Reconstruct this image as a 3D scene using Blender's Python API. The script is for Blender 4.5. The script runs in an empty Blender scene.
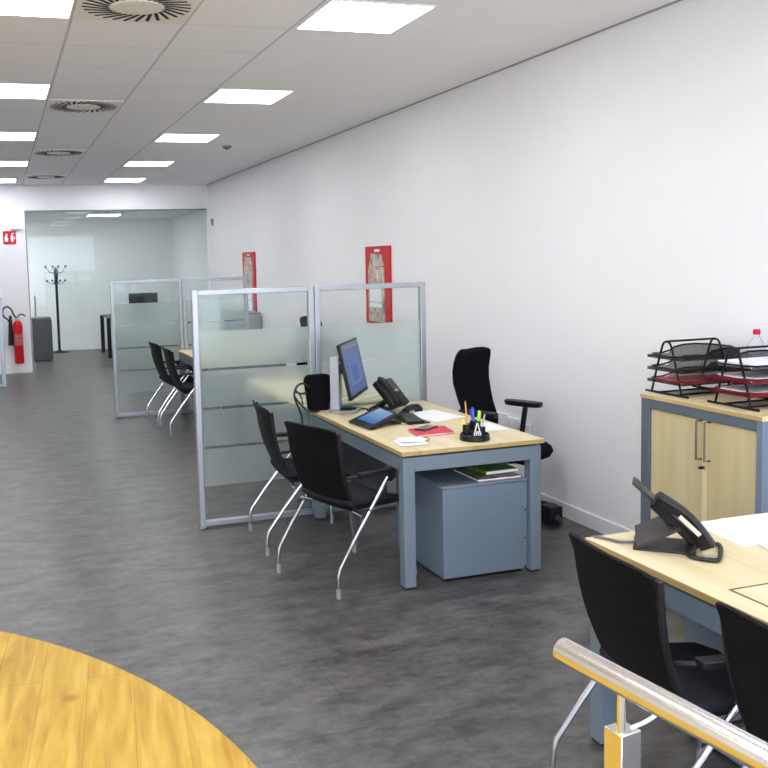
import bpy, bmesh, math, random
from mathutils import Vector, Matrix
random.seed(7)
C = bpy.context.scene.collection
PI = math.pi
# ------------------------------------------------------------------ helpers
def srgb(h):
    h = h.lstrip('#')
    out = []
    for i in (0, 2, 4):
        c = int(h[i:i+2], 16) / 255
        out.append(c / 12.92 if c <= .04045 else ((c + .055) / 1.055) ** 2.4)
    return (*out, 1)

def new_mat(name):
    m = bpy.data.materials.new(name); m.use_nodes = True
    nt = m.node_tree; b = nt.nodes['Principled BSDF']
    return m, nt, b

def plain(name, col, rough=.5, metal=0, spec=.5, vary=.06, scale=30, bump=0, coat=0, aniso=None):
    """procedural principled material: base colour with a little noise variation and optional bump"""
    m, nt, b = new_mat(name)
    c = srgb(col) if isinstance(col, str) else (*col, 1)
    tc = nt.nodes.new('ShaderNodeTexCoord')
    n = nt.nodes.new('ShaderNodeTexNoise'); n.inputs['Scale'].default_value = scale; n.inputs['Detail'].default_value = 4
    if aniso:
        mp = nt.nodes.new('ShaderNodeMapping'); mp.inputs['Scale'].default_value = aniso
        nt.links.new(tc.outputs['Object'], mp.inputs['Vector']); nt.links.new(mp.outputs[0], n.inputs['Vector'])
    else:
        nt.links.new(tc.outputs['Object'], n.inputs['Vector'])
    r = nt.nodes.new('ShaderNodeValToRGB')
    r.color_ramp.elements[0].position = .3; r.color_ramp.elements[1].position = .7
    r.color_ramp.elements[0].color = tuple(x * (1 - vary) for x in c[:3]) + (1,)
    r.color_ramp.elements[1].color = tuple(min(1, x * (1 + vary)) for x in c[:3]) + (1,)
    nt.links.new(n.outputs['Fac'], r.inputs['Fac']); nt.links.new(r.outputs[0], b.inputs['Base Color'])
    b.inputs['Roughness'].default_value = rough; b.inputs['Metallic'].default_value = metal
    b.inputs['Specular IOR Level'].default_value = spec
    b.inputs['Coat Weight'].default_value = coat
    if bump:
        bp = nt.nodes.new('ShaderNodeBump'); bp.inputs['Strength'].default_value = bump; bp.inputs['Distance'].default_value = .002
        nt.links.new(n.outputs['Fac'], bp.inputs['Height']); nt.links.new(bp.outputs[0], b.inputs['Normal'])
    return m

def emit(name, col, s):
    m = bpy.data.materials.new(name); m.use_nodes = True; nt = m.node_tree; nt.nodes.clear()
    e = nt.nodes.new('ShaderNodeEmission'); e.inputs[0].default_value = srgb(col); e.inputs[1].default_value = s
    o = nt.nodes.new('ShaderNodeOutputMaterial'); nt.links.new(e.outputs[0], o.inputs[0]); return m

class MB:
    """collects shapes for ONE mesh object"""
    def __init__(s): s.v = []; s.f = []
    def add(s, vs, fs, M=None):
        o = len(s.v)
        s.v += [tuple(M @ Vector(p)) if M else tuple(p) for p in vs]
        s.f += [tuple(i + o for i in f) for f in fs]
        return s
    def box(s, x0, x1, y0, y1, z0, z1, M=None):
        v = [(x, y, z) for x in (x0, x1) for y in (y0, y1) for z in (z0, z1)]
        return s.add(v, [(0,1,3,2),(4,6,7,5),(0,4,5,1),(2,3,7,6),(0,2,6,4),(1,5,7,3)], M)
    def prism(s, poly, z0, z1, M=None):
        n = len(poly)
        v = [(x, y, z0) for x, y in poly] + [(x, y, z1) for x, y in poly]
        f = [tuple(reversed(range(n))), tuple(range(n, 2*n))] + [(i, (i+1) % n, n+(i+1) % n, n+i) for i in range(n)]
        return s.add(v, f, M)
    def slab(s, corners, t):
        """flat slab: corners are the top face (counter clockwise from above), t thickness downwards along its normal"""
        p = [Vector(c) for c in corners]
        nrm = (p[1]-p[0]).cross(p[2]-p[0]).normalized()
        if nrm.z < 0: p.reverse(); nrm = -nrm
        n = len(p); v = [q - nrm*t for q in p] + p
        f = [tuple(reversed(range(n))), tuple(range(n, 2*n))] + [(i, (i+1) % n, n+(i+1) % n, n+i) for i in range(n)]
        return s.add(v, f)
    def tube(s, pts, r, n=10, closed=False, smooth=0, cap=True):
        P = [Vector(p) for p in pts]
        for _ in range(smooth):           # Chaikin corner cutting keeps the ends
            Q = [P[0]] if not closed else []
            m = len(P)
            for i in range(m if closed else m-1):
                a, b = P[i], P[(i+1) % m]
                if closed or i > 0: Q.append(a.lerp(b, .25))
                if closed or i < m-2: Q.append(a.lerp(b, .75))
            if not closed: Q.append(P[-1])
            P = Q
        m = len(P); rs = r if isinstance(r, (list, tuple)) else [r]*m
        if len(rs) != m: rs = [rs[0] + (rs[-1]-rs[0])*i/(m-1) for i in range(m)]
        T = []
        for i in range(m):
            if closed: t = P[(i+1) % m] - P[i-1]
            else: t = P[min(i+1, m-1)] - P[max(i-1, 0)]
            T.append(t.normalized())
        up = Vector((0,0,1)) if abs(T[0].z) < .9 else Vector((1,0,0))
        x = T[0].cross(up).normalized(); vs = []
        for i in range(m):
            x = (x - T[i]*x.dot(T[i])).normalized(); y = T[i].cross(x)
            k = 1
            if 0 < i < m-1 and not closed:
                a = (P[i]-P[i-1]).normalized(); c = max(.5, math.cos(a.angle(T[i], 0))); k = 1
            for j in range(n):
                a = 2*PI*j/n; vs.append(P[i] + (x*math.cos(a) + y*math.sin(a))*rs[i])
        fs = [(i*n+j, i*n+(j+1) % n, ((i+1) % m)*n+(j+1) % n, ((i+1) % m)*n+j) for i in range(m if closed else m-1) for j in range(n)]
        if not closed and cap: fs += [tuple(reversed(range(n))), tuple((m-1)*n+j for j in range(n))]
        return s.add(vs, fs)
    def lathe(s, prof, n=20, M=None):
        vs = [(r*math.cos(2*PI*j/n), r*math.sin(2*PI*j/n), z) for r, z in prof for j in range(n)]
        m = len(prof)
        fs = [(i*n+j, i*n+(j+1) % n, (i+1)*n+(j+1) % n, (i+1)*n+j) for i in range(m-1) for j in range(n)]
        fs += [tuple(reversed(range(n))), tuple((m-1)*n+j for j in range(n))]
        return s.add(vs, fs, M)
    def shell(s, rows, t):
        """rows of points make a sheet, thickened by t along its normals"""
        R = len(rows); K = len(rows[0]); P = [[Vector(p) for p in r] for r in rows]
        front, back = [], []
        for i in range(R):
            for j in range(K):
                du = P[min(i+1, R-1)][j] - P[max(i-1, 0)][j]; dv = P[i][min(j+1, K-1)] - P[i][max(j-1, 0)]
                n = du.cross(dv).normalized()
                tt = t(i/(R-1), j/(K-1)) if callable(t) else t
                front.append(P[i][j] + n*tt/2); back.append(P[i][j] - n*tt/2)
        o = R*K; f = []
        for i in range(R-1):
            for j in range(K-1):
                a = i*K+j; f.append((a, a+K, a+K+1, a+1)); f.append((o+a, o+a+1, o+a+K+1, o+a+K))
        ring = [j for j in range(K)] + [i*K+K-1 for i in range(1, R)] + [(R-1)*K+j for j in range(K-2, -1, -1)] + [i*K for i in range(R-2, 0, -1)]
        for q in range(len(ring)):
            a, b = ring[q], ring[(q+1) % len(ring)]; f.append((a, b, o+b, o+a))
        return s.add(front + back, f)
    def build(s, name, mat, parent=None, bevel=0, seg=2, sharp=35, subsurf=0):
        me = bpy.data.meshes.new(name); me.from_pydata(s.v, [], s.f); me.update()
        bm = bmesh.new(); bm.from_mesh(me); bmesh.ops.recalc_face_normals(bm, faces=bm.faces); bm.to_mesh(me); bm.free()
        for p in me.polygons: p.use_smooth = True
        me.set_sharp_from_angle(angle=math.radians(sharp))
        for m_ in (mat if isinstance(mat, (list, tuple)) else [mat]): me.materials.append(m_)
        o = bpy.data.objects.new(name, me); C.objects.link(o)
        if parent: o.parent = parent
        if bevel:
            b = o.modifiers.new('bevel', 'BEVEL'); b.width = bevel; b.segments = seg; b.limit_method = 'ANGLE'; b.angle_limit = math.radians(40)
        if subsurf:
            q = o.modifiers.new('sub', 'SUBSURF'); q.levels = subsurf; q.render_levels = subsurf
        return o

def tag(o, label, cat, group=None):
    o['label'] = label; o['category'] = cat
    if group: o['group'] = group
    return o
def thing(name, label, cat, loc=(0,0,0), rz=0, group=None):
    o = bpy.data.objects.new(name, None); C.objects.link(o); o.empty_display_size = .1
    o.location = loc; o.rotation_euler = (0, 0, rz)
    return tag(o, label, cat, group)
def struct(o):
    o['kind'] = 'structure'; return o
def dup(root, label, loc, rz=0, group=None):
    r = root.copy(); C.objects.link(r); r.location = loc; r.rotation_euler = (0, 0, rz); r['label'] = label
    if group: r['group'] = group
    for ch in list(root.children):
        c = ch.copy(); C.objects.link(c); c.parent = r
        for g in list(ch.children):
            d = g.copy(); C.objects.link(d); d.parent = c
    return r

# ------------------------------------------------------------------ room numbers (metres)
WX, H, YF, YB = 3.49, 3.044, 15.52, 19.1      # right wall, ceiling height, far wall, wall of the glazed office
XL, Y0 = -3.2, -2.6                            # left wall, street front
GX, GY, TX, TY = .44, 5.07, .605, .61           # ceiling tile grid
OX0, OX1, OZ = .45, 3.462, 2.636                # opening of the glazed office

# ------------------------------------------------------------------ materials
M = {}
M['wall'] = plain('white_wall_paint', (.82, .82, .825), .6, vary=.012, scale=3, bump=.02)
M['ceil_plain'] = plain('ceiling_plaster', (.90, .90, .90), .8, vary=.01, scale=3)
M['base'] = plain('white_skirting', (.82, .82, .81), .4, vary=.01)
M['bluegrey'] = plain('blue_grey_steel', '#74828D', .45, .15, vary=.02, scale=8)
M['slate'] = plain('slate_grey_steel', '#5A656F', .5, .1, vary=.02, scale=8)
M['bluegrey_dark'] = plain('blue_grey_panel', '#6D7D8D', .5, .1, vary=.02, scale=8)
M['alu'] = plain('satin_aluminium', (.39, .41, .44), .36, .6, vary=.03, scale=6)
M['chrome'] = plain('chrome', (.52, .535, .56), .24, 1, vary=.02)
M['steel'] = plain('brushed_steel', (.80, .78, .76), .2, 1, vary=.015, scale=40, aniso=(1, .04, 1))
M['black'] = plain('black_plastic', (.008, .008, .010), .42, vary=.1, spec=.3)
M['black_soft'] = plain('black_mesh_fabric', (.004, .004, .006), .9, vary=.2, scale=220, bump=.1, spec=.1)
M['seat'] = plain('charcoal_seat_fabric', (.014, .015, .021), .85, vary=.25, scale=180, bump=.15, spec=.2)
M['dark'] = plain('dark_grey_plastic', (.025, .025, .028), .4, vary=.06, spec=.35)
M['phonegrey'] = plain('grey_brown_plastic', (.042, .038, .036), .5, vary=.05, spec=.3)
M['phoneblack'] = plain('phone_black', (.008, .0075, .0085), .38, vary=.05, spec=.3)
M['white'] = plain('white_plastic', (.80, .80, .79), .35, vary=.01)
M['paper'] = plain('paper', (.86, .87, .90), .75, vary=.02, scale=6)
M['red'] = plain('red_paint', (.55, .008, .014), .4, vary=.05, spec=.2)
M['redfolder'] = plain('red_card', (.60, .03, .07), .55, vary=.04)
M['pinkfolder'] = plain('pale_red_card', (.70, .17, .15), .6, vary=.05)
M['green'] = plain('green_card', (.10, .19, .03), .55, vary=.08)
M['rubber'] = plain('black_rubber', (.012, .012, .012), .75)
M['cable'] = plain('black_cable', (.012, .012, .014), .5)
M['cream'] = plain('cream_steel', (.82, .82, .74), .45, vary=.02)
M['slot'] = plain('dark_slot', (.012, .012, .012), .8)
M['lampframe'] = plain('lamp_frame', (.75, .75, .75), .4, vary=.01)
M['graphite'] = plain('graphite_steel', (.024, .026, .03), .45, vary=.05)
M['brass'] = plain('silver_lock', (.5, .48, .42), .3, .9)
M['lamp'] = emit('lamp_diffuser', '#F8F9FF', 13.0)

def wood(name, base, light, dark, scale=1.0, axis='Y', rough=.4, spec=.4):
    m, nt, b = new_mat(name); N = nt.nodes
    tc = N.new('ShaderNodeTexCoord'); mp = N.new('ShaderNodeMapping')
    s = {'Y': (14, 1.1, 14), 'X': (1.1, 14, 14), 'Z': (14, 14, 1.1)}[axis]
    mp.inputs['Scale'].default_value = tuple(v*scale for v in s)
    nt.links.new(tc.outputs['Object'], mp.inputs['Vector'])
    n = N.new('ShaderNodeTexNoise'); n.inputs['Scale'].default_value = 2.2; n.inputs['Detail'].default_value = 6; n.inputs['Distortion'].default_value = .6
    nt.links.new(mp.outputs[0], n.inputs['Vector'])
    r = N.new('ShaderNodeValToRGB'); e = r.color_ramp.elements
    e[0].position = .28; e[0].color = srgb(dark); e[1].position = .72; e[1].color = srgb(light)
    k = e.new(.5); k.color = srgb(base)
    nt.links.new(n.outputs['Fac'], r.inputs[0]); nt.links.new(r.outputs[0], b.inputs['Base Color'])
    b.inputs['Roughness'].default_value = rough; b.inputs['Specular IOR Level'].default_value = spec
    return m
M['desktop'] = wood('pale_beech_laminate', '#D9CAA2', '#E0D3B0', '#D0BE90', .6)
M['cabwood'] = wood('pale_beech_doors', '#C2B48A', '#C8BB94', '#BAAB7E', .5, 'Z')
M['edge'] = wood('beech_edge_band', '#B49C66', '#BFA874', '#A68C54', .6)

# floor: mottled dark grey vinyl tiles
def floor_mat():
    m, nt, b = new_mat('grey_vinyl_tiles'); N = nt.nodes; L = nt.links.new
    tc = N.new('ShaderNodeTexCoord')
    mp = N.new('ShaderNodeMapping'); mp.inputs['Scale'].default_value = (1, 2.0, 1); L(tc.outputs['Object'], mp.inputs['Vector'])
    mp2 = N.new('ShaderNodeMapping'); mp2.inputs['Scale'].default_value = (1, 1.7, 1); L(tc.outputs['Object'], mp2.inputs['Vector'])
    n1 = N.new('ShaderNodeTexNoise'); n1.inputs['Scale'].default_value = 4.2; n1.inputs['Detail'].default_value = 8; n1.inputs['Roughness'].default_value = .62; L(mp.outputs[0], n1.inputs['Vector'])
    n2 = N.new('ShaderNodeTexNoise'); n2.inputs['Scale'].default_value = 15; n2.inputs['Detail'].default_value = 8; n2.inputs['Roughness'].default_value = .7; L(mp2.outputs[0], n2.inputs['Vector'])
    mx = N.new('ShaderNodeMath'); mx.operation = 'MULTIPLY_ADD'; mx.inputs[1].default_value = .45; L(n2.outputs['Fac'], mx.inputs[0])
    h = N.new('ShaderNodeMath'); h.operation = 'MULTIPLY'; h.inputs[1].default_value = .55; L(n1.outputs['Fac'], h.inputs[0]); L(h.outputs[0], mx.inputs[2])
    r = N.new('ShaderNodeValToRGB'); e = r.color_ramp.elements
    e[0].position = .38; e[0].color = (.034, .0325, .033, 1); e[1].position = .64; e[1].color = (.152, .144, .131, 1)
    L(mx.outputs[0], r.inputs[0])
    # joints
    br = N.new('ShaderNodeTexBrick'); br.offset = .5; br.inputs['Scale'].default_value = 1
    br.inputs['Brick Width'].default_value = .61; br.inputs['Row Height'].default_value = .61; br.inputs['Mortar Size'].default_value = .0025; br.inputs['Mortar Smooth'].default_value = .2
    br.inputs['Color1'].default_value = (1, 1, 1, 1); br.inputs['Color2'].default_value = (.86, .86, .86, 1); br.inputs['Mortar'].default_value = (.5, .5, .5, 1)
    L(tc.outputs['Object'], br.inputs['Vector'])
    mul = N.new('ShaderNodeMixRGB'); mul.blend_type = 'MULTIPLY'; mul.inputs[0].default_value = .7; L(r.outputs[0], mul.inputs[1]); L(br.outputs['Color'], mul.inputs[2])
    L(mul.outputs[0], b.inputs['Base Color'])
    rr = N.new('ShaderNodeMapRange'); rr.inputs['To Min'].default_value = .31; rr.inputs['To Max'].default_value = .44; L(n2.outputs['Fac'], rr.inputs['Value']); L(rr.outputs[0], b.inputs['Roughness'])
    b.inputs['Specular IOR Level'].default_value = .5
    bp = N.new('ShaderNodeBump'); bp.inputs['Strength'].default_value = .05; bp.inputs['Distance'].default_value = .001; L(n2.outputs['Fac'], bp.inputs['Height']); L(bp.outputs[0], b.inputs['Normal'])
    return m
M['floor'] = floor_mat()

def woodfloor_mat():
    m, nt, b = new_mat('golden_oak_planks'); N = nt.nodes; L = nt.links.new
    tc = N.new('ShaderNodeTexCoord')
    rot = N.new('ShaderNodeMapping'); rot.inputs['Rotation'].default_value = (0, 0, PI/2 + .12); L(tc.outputs['Object'], rot.inputs['Vector'])
    br = N.new('ShaderNodeTexBrick'); br.offset = .37; br.inputs['Scale'].default_value = 1
    br.inputs['Brick Width'].default_value = 1.28; br.inputs['Row Height'].default_value = .19; br.inputs['Mortar Size'].default_value = .0012
    br.inputs['Color1'].default_value = (1, 1, 1, 1); br.inputs['Color2'].default_value = (.90, .86, .80, 1); br.inputs['Mortar'].default_value = (.55, .45, .3, 1)
    L(rot.outputs[0], br.inputs['Vector'])
    mp = N.new('ShaderNodeMapping'); mp.inputs['Scale'].default_value = (1.2, 11, 1); L(rot.outputs[0], mp.inputs['Vector'])
    n = N.new('ShaderNodeTexNoise'); n.inputs['Scale'].default_value = 1.6; n.inputs['Detail'].default_value = 7; n.inputs['Distortion'].default_value = .8; L(mp.outputs[0], n.inputs['Vector'])
    r = N.new('ShaderNodeValToRGB'); e = r.color_ramp.elements
    e[0].position = .3; e[0].color = srgb('#B38A26'); e[1].position = .7; e[1].color = srgb('#DBB954'); k = e.new(.5); k.color = srgb('#CBA438')
    L(n.outputs['Fac'], r.inputs[0])
    kn = N.new('ShaderNodeTexVoronoi'); kn.inputs['Scale'].default_value = 2.3; L(rot.outputs[0], kn.inputs['Vector'])
    kr = N.new('ShaderNodeValToRGB'); kr.color_ramp.elements[0].color = (.55, .40, .25, 1); kr.color_ramp.elements[1].color = (1, 1, 1, 1); kr.color_ramp.elements[0].position = .02; kr.color_ramp.elements[1].position = .1
    L(kn.outputs['Distance'], kr.inputs[0])
    a = N.new('ShaderNodeMixRGB'); a.blend_type = 'MULTIPLY'; a.inputs[0].default_value = 1; L(r.outputs[0], a.inputs[1]); L(br.outputs['Color'], a.inputs[2])
    c = N.new('ShaderNodeMixRGB'); c.blend_type = 'MULTIPLY'; c.inputs[0].default_value = .8; L(a.outputs[0], c.inputs[1]); L(kr.outputs[0], c.inputs[2])
    L(c.outputs[0], b.inputs['Base Color']); b.inputs['Roughness'].default_value = .5; b.inputs['Specular IOR Level'].default_value = .35
    return m
M['woodfloor'] = woodfloor_mat()

def ceiling_mat():
    m, nt, b = new_mat('ceiling_tiles'); N = nt.nodes; L = nt.links.new
    tc = N.new('ShaderNodeTexCoord'); sp = N.new('ShaderNodeSeparateXYZ'); L(tc.outputs['Object'], sp.inputs[0])
    def lines(out, off, step, half):
        a = N.new('ShaderNodeMath'); a.operation = 'SUBTRACT'; L(out, a.inputs[0]); a.inputs[1].default_value = off
        d = N.new('ShaderNodeMath'); d.operation = 'DIVIDE'; L(a.outputs[0], d.inputs[0]); d.inputs[1].default_value = step
        p = N.new('ShaderNodeMath'); p.operation = 'PINGPONG'; L(d.outputs[0], p.inputs[0]); p.inputs[1].default_value = .5
        g = N.new('ShaderNodeMath'); g.operation = 'LESS_THAN'; L(p.outputs[0], g.inputs[0]); g.inputs[1].default_value = half/step
        return g.outputs[0]
    lx = lines(sp.outputs['X'], GX, TX, .008); ly = lines(sp.outputs['Y'], GY, TY, .007)
    lyw = N.new('ShaderNodeMath'); lyw.operation = 'MULTIPLY'; L(ly, lyw.inputs[0]); lyw.inputs[1].default_value = .45
    mx = N.new('ShaderNodeMath'); mx.operation = 'MAXIMUM'; L(lx, mx.inputs[0]); L(lyw.outputs[0], mx.inputs[1])
    n = N.new('ShaderNodeTexNoise'); n.inputs['Scale'].default_value = 60; L(tc.outputs['Object'], n.inputs['Vector'])
    r = N.new('ShaderNodeValToRGB'); r.color_ramp.elements[0].color = (.88, .88, .885, 1); r.color_ramp.elements[1].color = (.92, .92, .925, 1); L(n.outputs['Fac'], r.inputs[0])
    mc = N.new('ShaderNodeMixRGB'); L(mx.outputs[0], mc.inputs[0]); L(r.outputs[0], mc.inputs[1]); mc.inputs[2].default_value = (.60, .60, .63, 1)
    L(mc.outputs[0], b.inputs['Base Color']); b.inputs['Roughness'].default_value = .8; b.inputs['Specular IOR Level'].default_value = .2
    return m
M['ceil'] = ceiling_mat()

def glass_mat(name, tint, refl=1.0):
    m = bpy.data.materials.new(name); m.use_nodes = True; nt = m.node_tree; nt.nodes.clear(); N = nt.nodes; L = nt.links.new
    t = N.new('ShaderNodeBsdfTransparent'); t.inputs[0].default_value = (*tint, 1)
    g = N.new('ShaderNodeBsdfGlossy'); g.inputs['Roughness'].default_value = .02
    f = N.new('ShaderNodeFresnel'); f.inputs[0].default_value = 1.45
    k = N.new('ShaderNodeMath'); k.operation = 'MULTIPLY'; k.inputs[1].default_value = refl; L(f.outputs[0], k.inputs[0])
    x = N.new('ShaderNodeMixShader'); L(k.outputs[0], x.inputs[0]); L(t.outputs[0], x.inputs[1]); L(g.outputs[0], x.inputs[2])
    o = N.new('ShaderNodeOutputMaterial'); L(x.outputs[0], o.inputs[0]); return m
M['glass'] = glass_mat('clear_glass', (.955, .98, .975), .45)
M['officeglass'] = glass_mat('office_glass', (.93, .97, .95), .5)

def frost_mat():
    m = bpy.data.materials.new('frosted_film'); m.use_nodes = True; nt = m.node_tree; nt.nodes.clear(); N = nt.nodes; L = nt.links.new
    tc = N.new('ShaderNodeTexCoord'); n = N.new('ShaderNodeTexNoise'); n.inputs['Scale'].default_value = 400; L(tc.outputs['Object'], n.inputs['Vector'])
    bp = N.new('ShaderNodeBump'); bp.inputs['Strength'].default_value = .05; bp.inputs['Distance'].default_value = .0005; L(n.outputs['Fac'], bp.inputs['Height'])
    d = N.new('ShaderNodeBsdfDiffuse'); d.inputs[0].default_value = (.80, .86, .83, 1)
    tr = N.new('ShaderNodeBsdfTranslucent'); tr.inputs[0].default_value = (.88, .93, .90, 1)
    rf = N.new('ShaderNodeBsdfRefraction'); rf.inputs['Color'].default_value = (.945, .99, .975, 1); rf.inputs['Roughness'].default_value = .3; rf.inputs['IOR'].default_value = 1.35
    L(bp.outputs[0], rf.inputs['Normal'])
    a = N.new('ShaderNodeMixShader'); a.inputs[0].default_value = .45; L(d.outputs[0], a.inputs[1]); L(tr.outputs[0], a.inputs[2])
    b = N.new('ShaderNodeMixShader'); b.inputs[0].default_value = .84; L(a.outputs[0], b.inputs[1]); L(rf.outputs[0], b.inputs[2])
    g = N.new('ShaderNodeBsdfGlossy'); g.inputs['Roughness'].default_value = .06
    f = N.new('ShaderNodeFresnel'); f.inputs[0].default_value = 1.3
    c = N.new('ShaderNodeMixShader'); L(f.outputs[0], c.inputs[0]); L(b.outputs[0], c.inputs[1]); L(g.outputs[0], c.inputs[2])
    o = N.new('ShaderNodeOutputMaterial'); L(c.outputs[0], o.inputs[0]); return m
M['frost'] = frost_mat()

def perf_mat():
    """black shell with rows of small perforations"""
    m, nt, b = new_mat('perforated_black_shell'); N = nt.nodes; L = nt.links.new
    tc = N.new('ShaderNodeTexCoord'); v = N.new('ShaderNodeTexVoronoi'); v.inputs['Scale'].default_value = 85; v.inputs['Randomness'].default_value = .15
    L(tc.outputs['Object'], v.inputs['Vector'])
    r = N.new('ShaderNodeValToRGB'); r.color_ramp.elements[0].color = (.0015, .0015, .0015, 1); r.color_ramp.elements[1].color = (.006, .006, .007, 1)
    r.color_ramp.elements[0].position = .3; r.color_ramp.elements[1].position = .4
    L(v.outputs['Distance'], r.inputs[0]); L(r.outputs[0], b.inputs['Base Color'])
    bp = N.new('ShaderNodeBump'); bp.inputs['Strength'].default_value = .25; bp.inputs['Distance'].default_value = .002; L(v.outputs['Distance'], bp.inputs['Height']); L(bp.outputs[0], b.inputs['Normal'])
    b.inputs['Roughness'].default_value = .5; b.inputs['Specular IOR Level'].default_value = .1
    return m
M['perf'] = perf_mat()

def screen_mat(name, top, bot, s):
    m = bpy.data.materials.new(name); m.use_nodes = True; nt = m.node_tree; nt.nodes.clear(); N = nt.nodes; L = nt.links.new
    tc = N.new('ShaderNodeTexCoord'); sp = N.new('ShaderNodeSeparateXYZ'); L(tc.outputs['Generated'], sp.inputs[0])
    r = N.new('ShaderNodeValToRGB'); r.color_ramp.elements[0].color = srgb(bot); r.color_ramp.elements[1].color = srgb(top)
    L(sp.outputs['Z'], r.inputs[0])
    e = N.new('ShaderNodeEmission'); e.inputs[1].default_value = s; L(r.outputs[0], e.inputs[0])
    g = N.new('ShaderNodeBsdfGlossy'); g.inputs['Roughness'].default_value = .15; g.inputs[0].default_value = (.06, .06, .06, 1)
    a = N.new('ShaderNodeAddShader'); L(e.outputs[0], a.inputs[0]); L(g.outputs[0], a.inputs[1])
    o = N.new('ShaderNodeOutputMaterial'); L(a.outputs[0], o.inputs[0]); return m
M['screen'] = screen_mat('lit_monitor_screen', '#8290B4', '#6A7CB0', .42)
M['screen_ui'] = emit('screen_window_blue', '#8298CC', .42)
M['screen_txt'] = emit('screen_text_grey', '#6478B0', .4)
M['tablet_screen'] = screen_mat('lit_tablet_screen', '#A8C4E4', '#3C78C8', .5)
M['lcd'] = plain('grey_phone_display', (.055, .06, .062), .25)

# ------------------------------------------------------------------ room shell
struct(MB().box(XL-.1, WX+.1, Y0-.1, YB+.1, -.12, 0).build('floor', M['floor']))
cx, cy, cr = -2.0, 2.446, 2.802
poly = [(cx + cr*math.cos(2*PI*i/160), cy + cr*math.sin(2*PI*i/160)) for i in range(160) if cx + cr*math.cos(2*PI*i/160) > XL]
wf = MB().prism(poly, 0, .004).build('wood_floor', M['woodfloor']); struct(wf)
struct(MB().box(XL, 1.66, Y0, YF, H, H+.1).build('ceiling', M['ceil']))
struct(MB().box(1.66, WX, Y0, YF, H, H+.1).build('ceiling', M['ceil_plain']))
struct(MB().box(XL, WX, YF+.12, YB, OZ+.004, OZ+.1).build('ceiling', M['ceil_plain']))
struct(MB().box(WX, WX+.1, Y0, YB+.1, 0, H+.1).build('wall_right', M['wall']))
struct(MB().box(XL-.1, XL, Y0, YB+.1, 0, H+.1).build('wall_left', M['wall']))
w = MB().box(XL, OX0, YF, YF+.12, 0, H).box(OX0, WX, YF, YF+.12, OZ, H).box(OX1, WX, YF, YF+.12, 0, OZ)
struct(w.build('wall_far', M['wall']))
struct(MB().box(XL, WX, YB, YB+.1, 0, OZ+.1).build('wall_back', M['wall']))
# street front behind the camera: low sill, lintel, piers, tall shop windows between
w = MB().box(XL, WX, Y0-.1, Y0, 0, .3).box(XL, WX, Y0-.1, Y0, 2.75, H)
for x in (XL, -1.1, .9, WX-.15): w.box(x, x+.15, Y0-.1, Y0, .3, 2.75)
struct(w.build('wall_front', M['wall']))
sk = .095
struct(MB().box(WX-.016, WX, Y0, YF, 0, sk).build('baseboard_right', M['base'], bevel=.003))
struct(MB().box(XL, OX0-.002, YF-.016, YF, 0, sk).build('baseboard_far', M['base'], bevel=.003))
struct(MB().box(OX0, WX-.02, YB-.016, YB, 0, sk).build('baseboard_back', M['base'], bevel=.003))
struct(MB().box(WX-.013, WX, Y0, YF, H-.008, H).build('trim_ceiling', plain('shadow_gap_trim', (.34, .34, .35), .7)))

# glazed office front: fixed panes and a glass door with pull handle
g = MB().box(1.185, 2.32, YF+.05, YF+.062, .006, OZ-.02).build('window_1', M['officeglass']); struct(g)
g2 = MB().box(2.326, OX1-.005, YF+.05, YF+.062, .006, OZ-.02).build('window_2', M['officeglass']); struct(g2)
gf = MB().box(OX0, OX1, YF+.03, YF+.08, OZ-.022, OZ).box(OX0, OX0+.018, YF+.03, YF+.08, 0, OZ-.02)
struct(gf.build('trim_glazing', plain('grey_glazing_channel', (.20, .23, .23), .4, .5)))
dr = MB().box(OX0+.025, 1.18, YF+.05, YF+.062, .01, OZ-.024).build('door_1', M['officeglass']); struct(dr)
hb = MB()
for s in (-1, 1): hb.tube([(.545, YF+.056+s*.008, .92), (.545, YF+.056+s*.05, .92), (.545, YF+.056+s*.05, 1.24), (.545, YF+.056+s*.008, 1.24)], .011, 8)
hd = hb.build('door_handle', M['chrome'], dr); hd['label'] = 'chrome bar handle on the glass door'

# ------------------------------------------------------------------ ceiling lamps and vents
lamp0 = thing('ceiling_light', 'x', 'ceiling light', (0,0,0), 0, 'square ceiling light panels')
fr = MB(); a, b_ = .298, .285
fr.box(-a, a, -a, -b_, -.006, 0).box(-a, a, b_, a, -.006, 0).box(-a, -b_, -b_, b_, -.006, 0).box(b_, a, -b_, b_, -.006, 0)
fr.build('frame', M['lampframe'], lamp0)
MB().box(-b_, b_, -b_, b_, -.004, -.0005).build('diffuser', M['lamp'], lamp0)
RX, LX = 1.967, .137
RY = [4.755, 7.19, 9.67, 12.23, 14.62]
LY = [4.765, 7.21, 9.70, 12.28, 14.70]
rl = ['nearest right-hand square ceiling light, largest in the row by the white wall',
      'second square ceiling light of the right-hand row, above the front glass partition',
      'third square ceiling light of the right-hand row, beside the small smoke detector',
      'fourth square ceiling light of the right-hand row, second from the far wall',
      'farthest square ceiling light of the right-hand row, next to the far wall']
ll = ['nearest left-hand square ceiling light, beside the largest round swirl vent',
      'second left-hand square ceiling light, just before the second swirl vent',
      'third square ceiling light of the left-hand row, between the second and third vents',
      'fourth square ceiling light of the left-hand row, just past the third vent',
      'farthest left-hand square ceiling light, next to the far wall above the fire sign']
lamp0.location = (RX, RY[0], H); lamp0['label'] = rl[0]
for y, t in zip(RY[1:], rl[1:]): dup(lamp0, t, (RX, y, H))
for i, (y, t) in enumerate(zip(LY, ll)): dup(lamp0, t, (LX - (.1 if i == 4 else 0), y, H))
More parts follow.
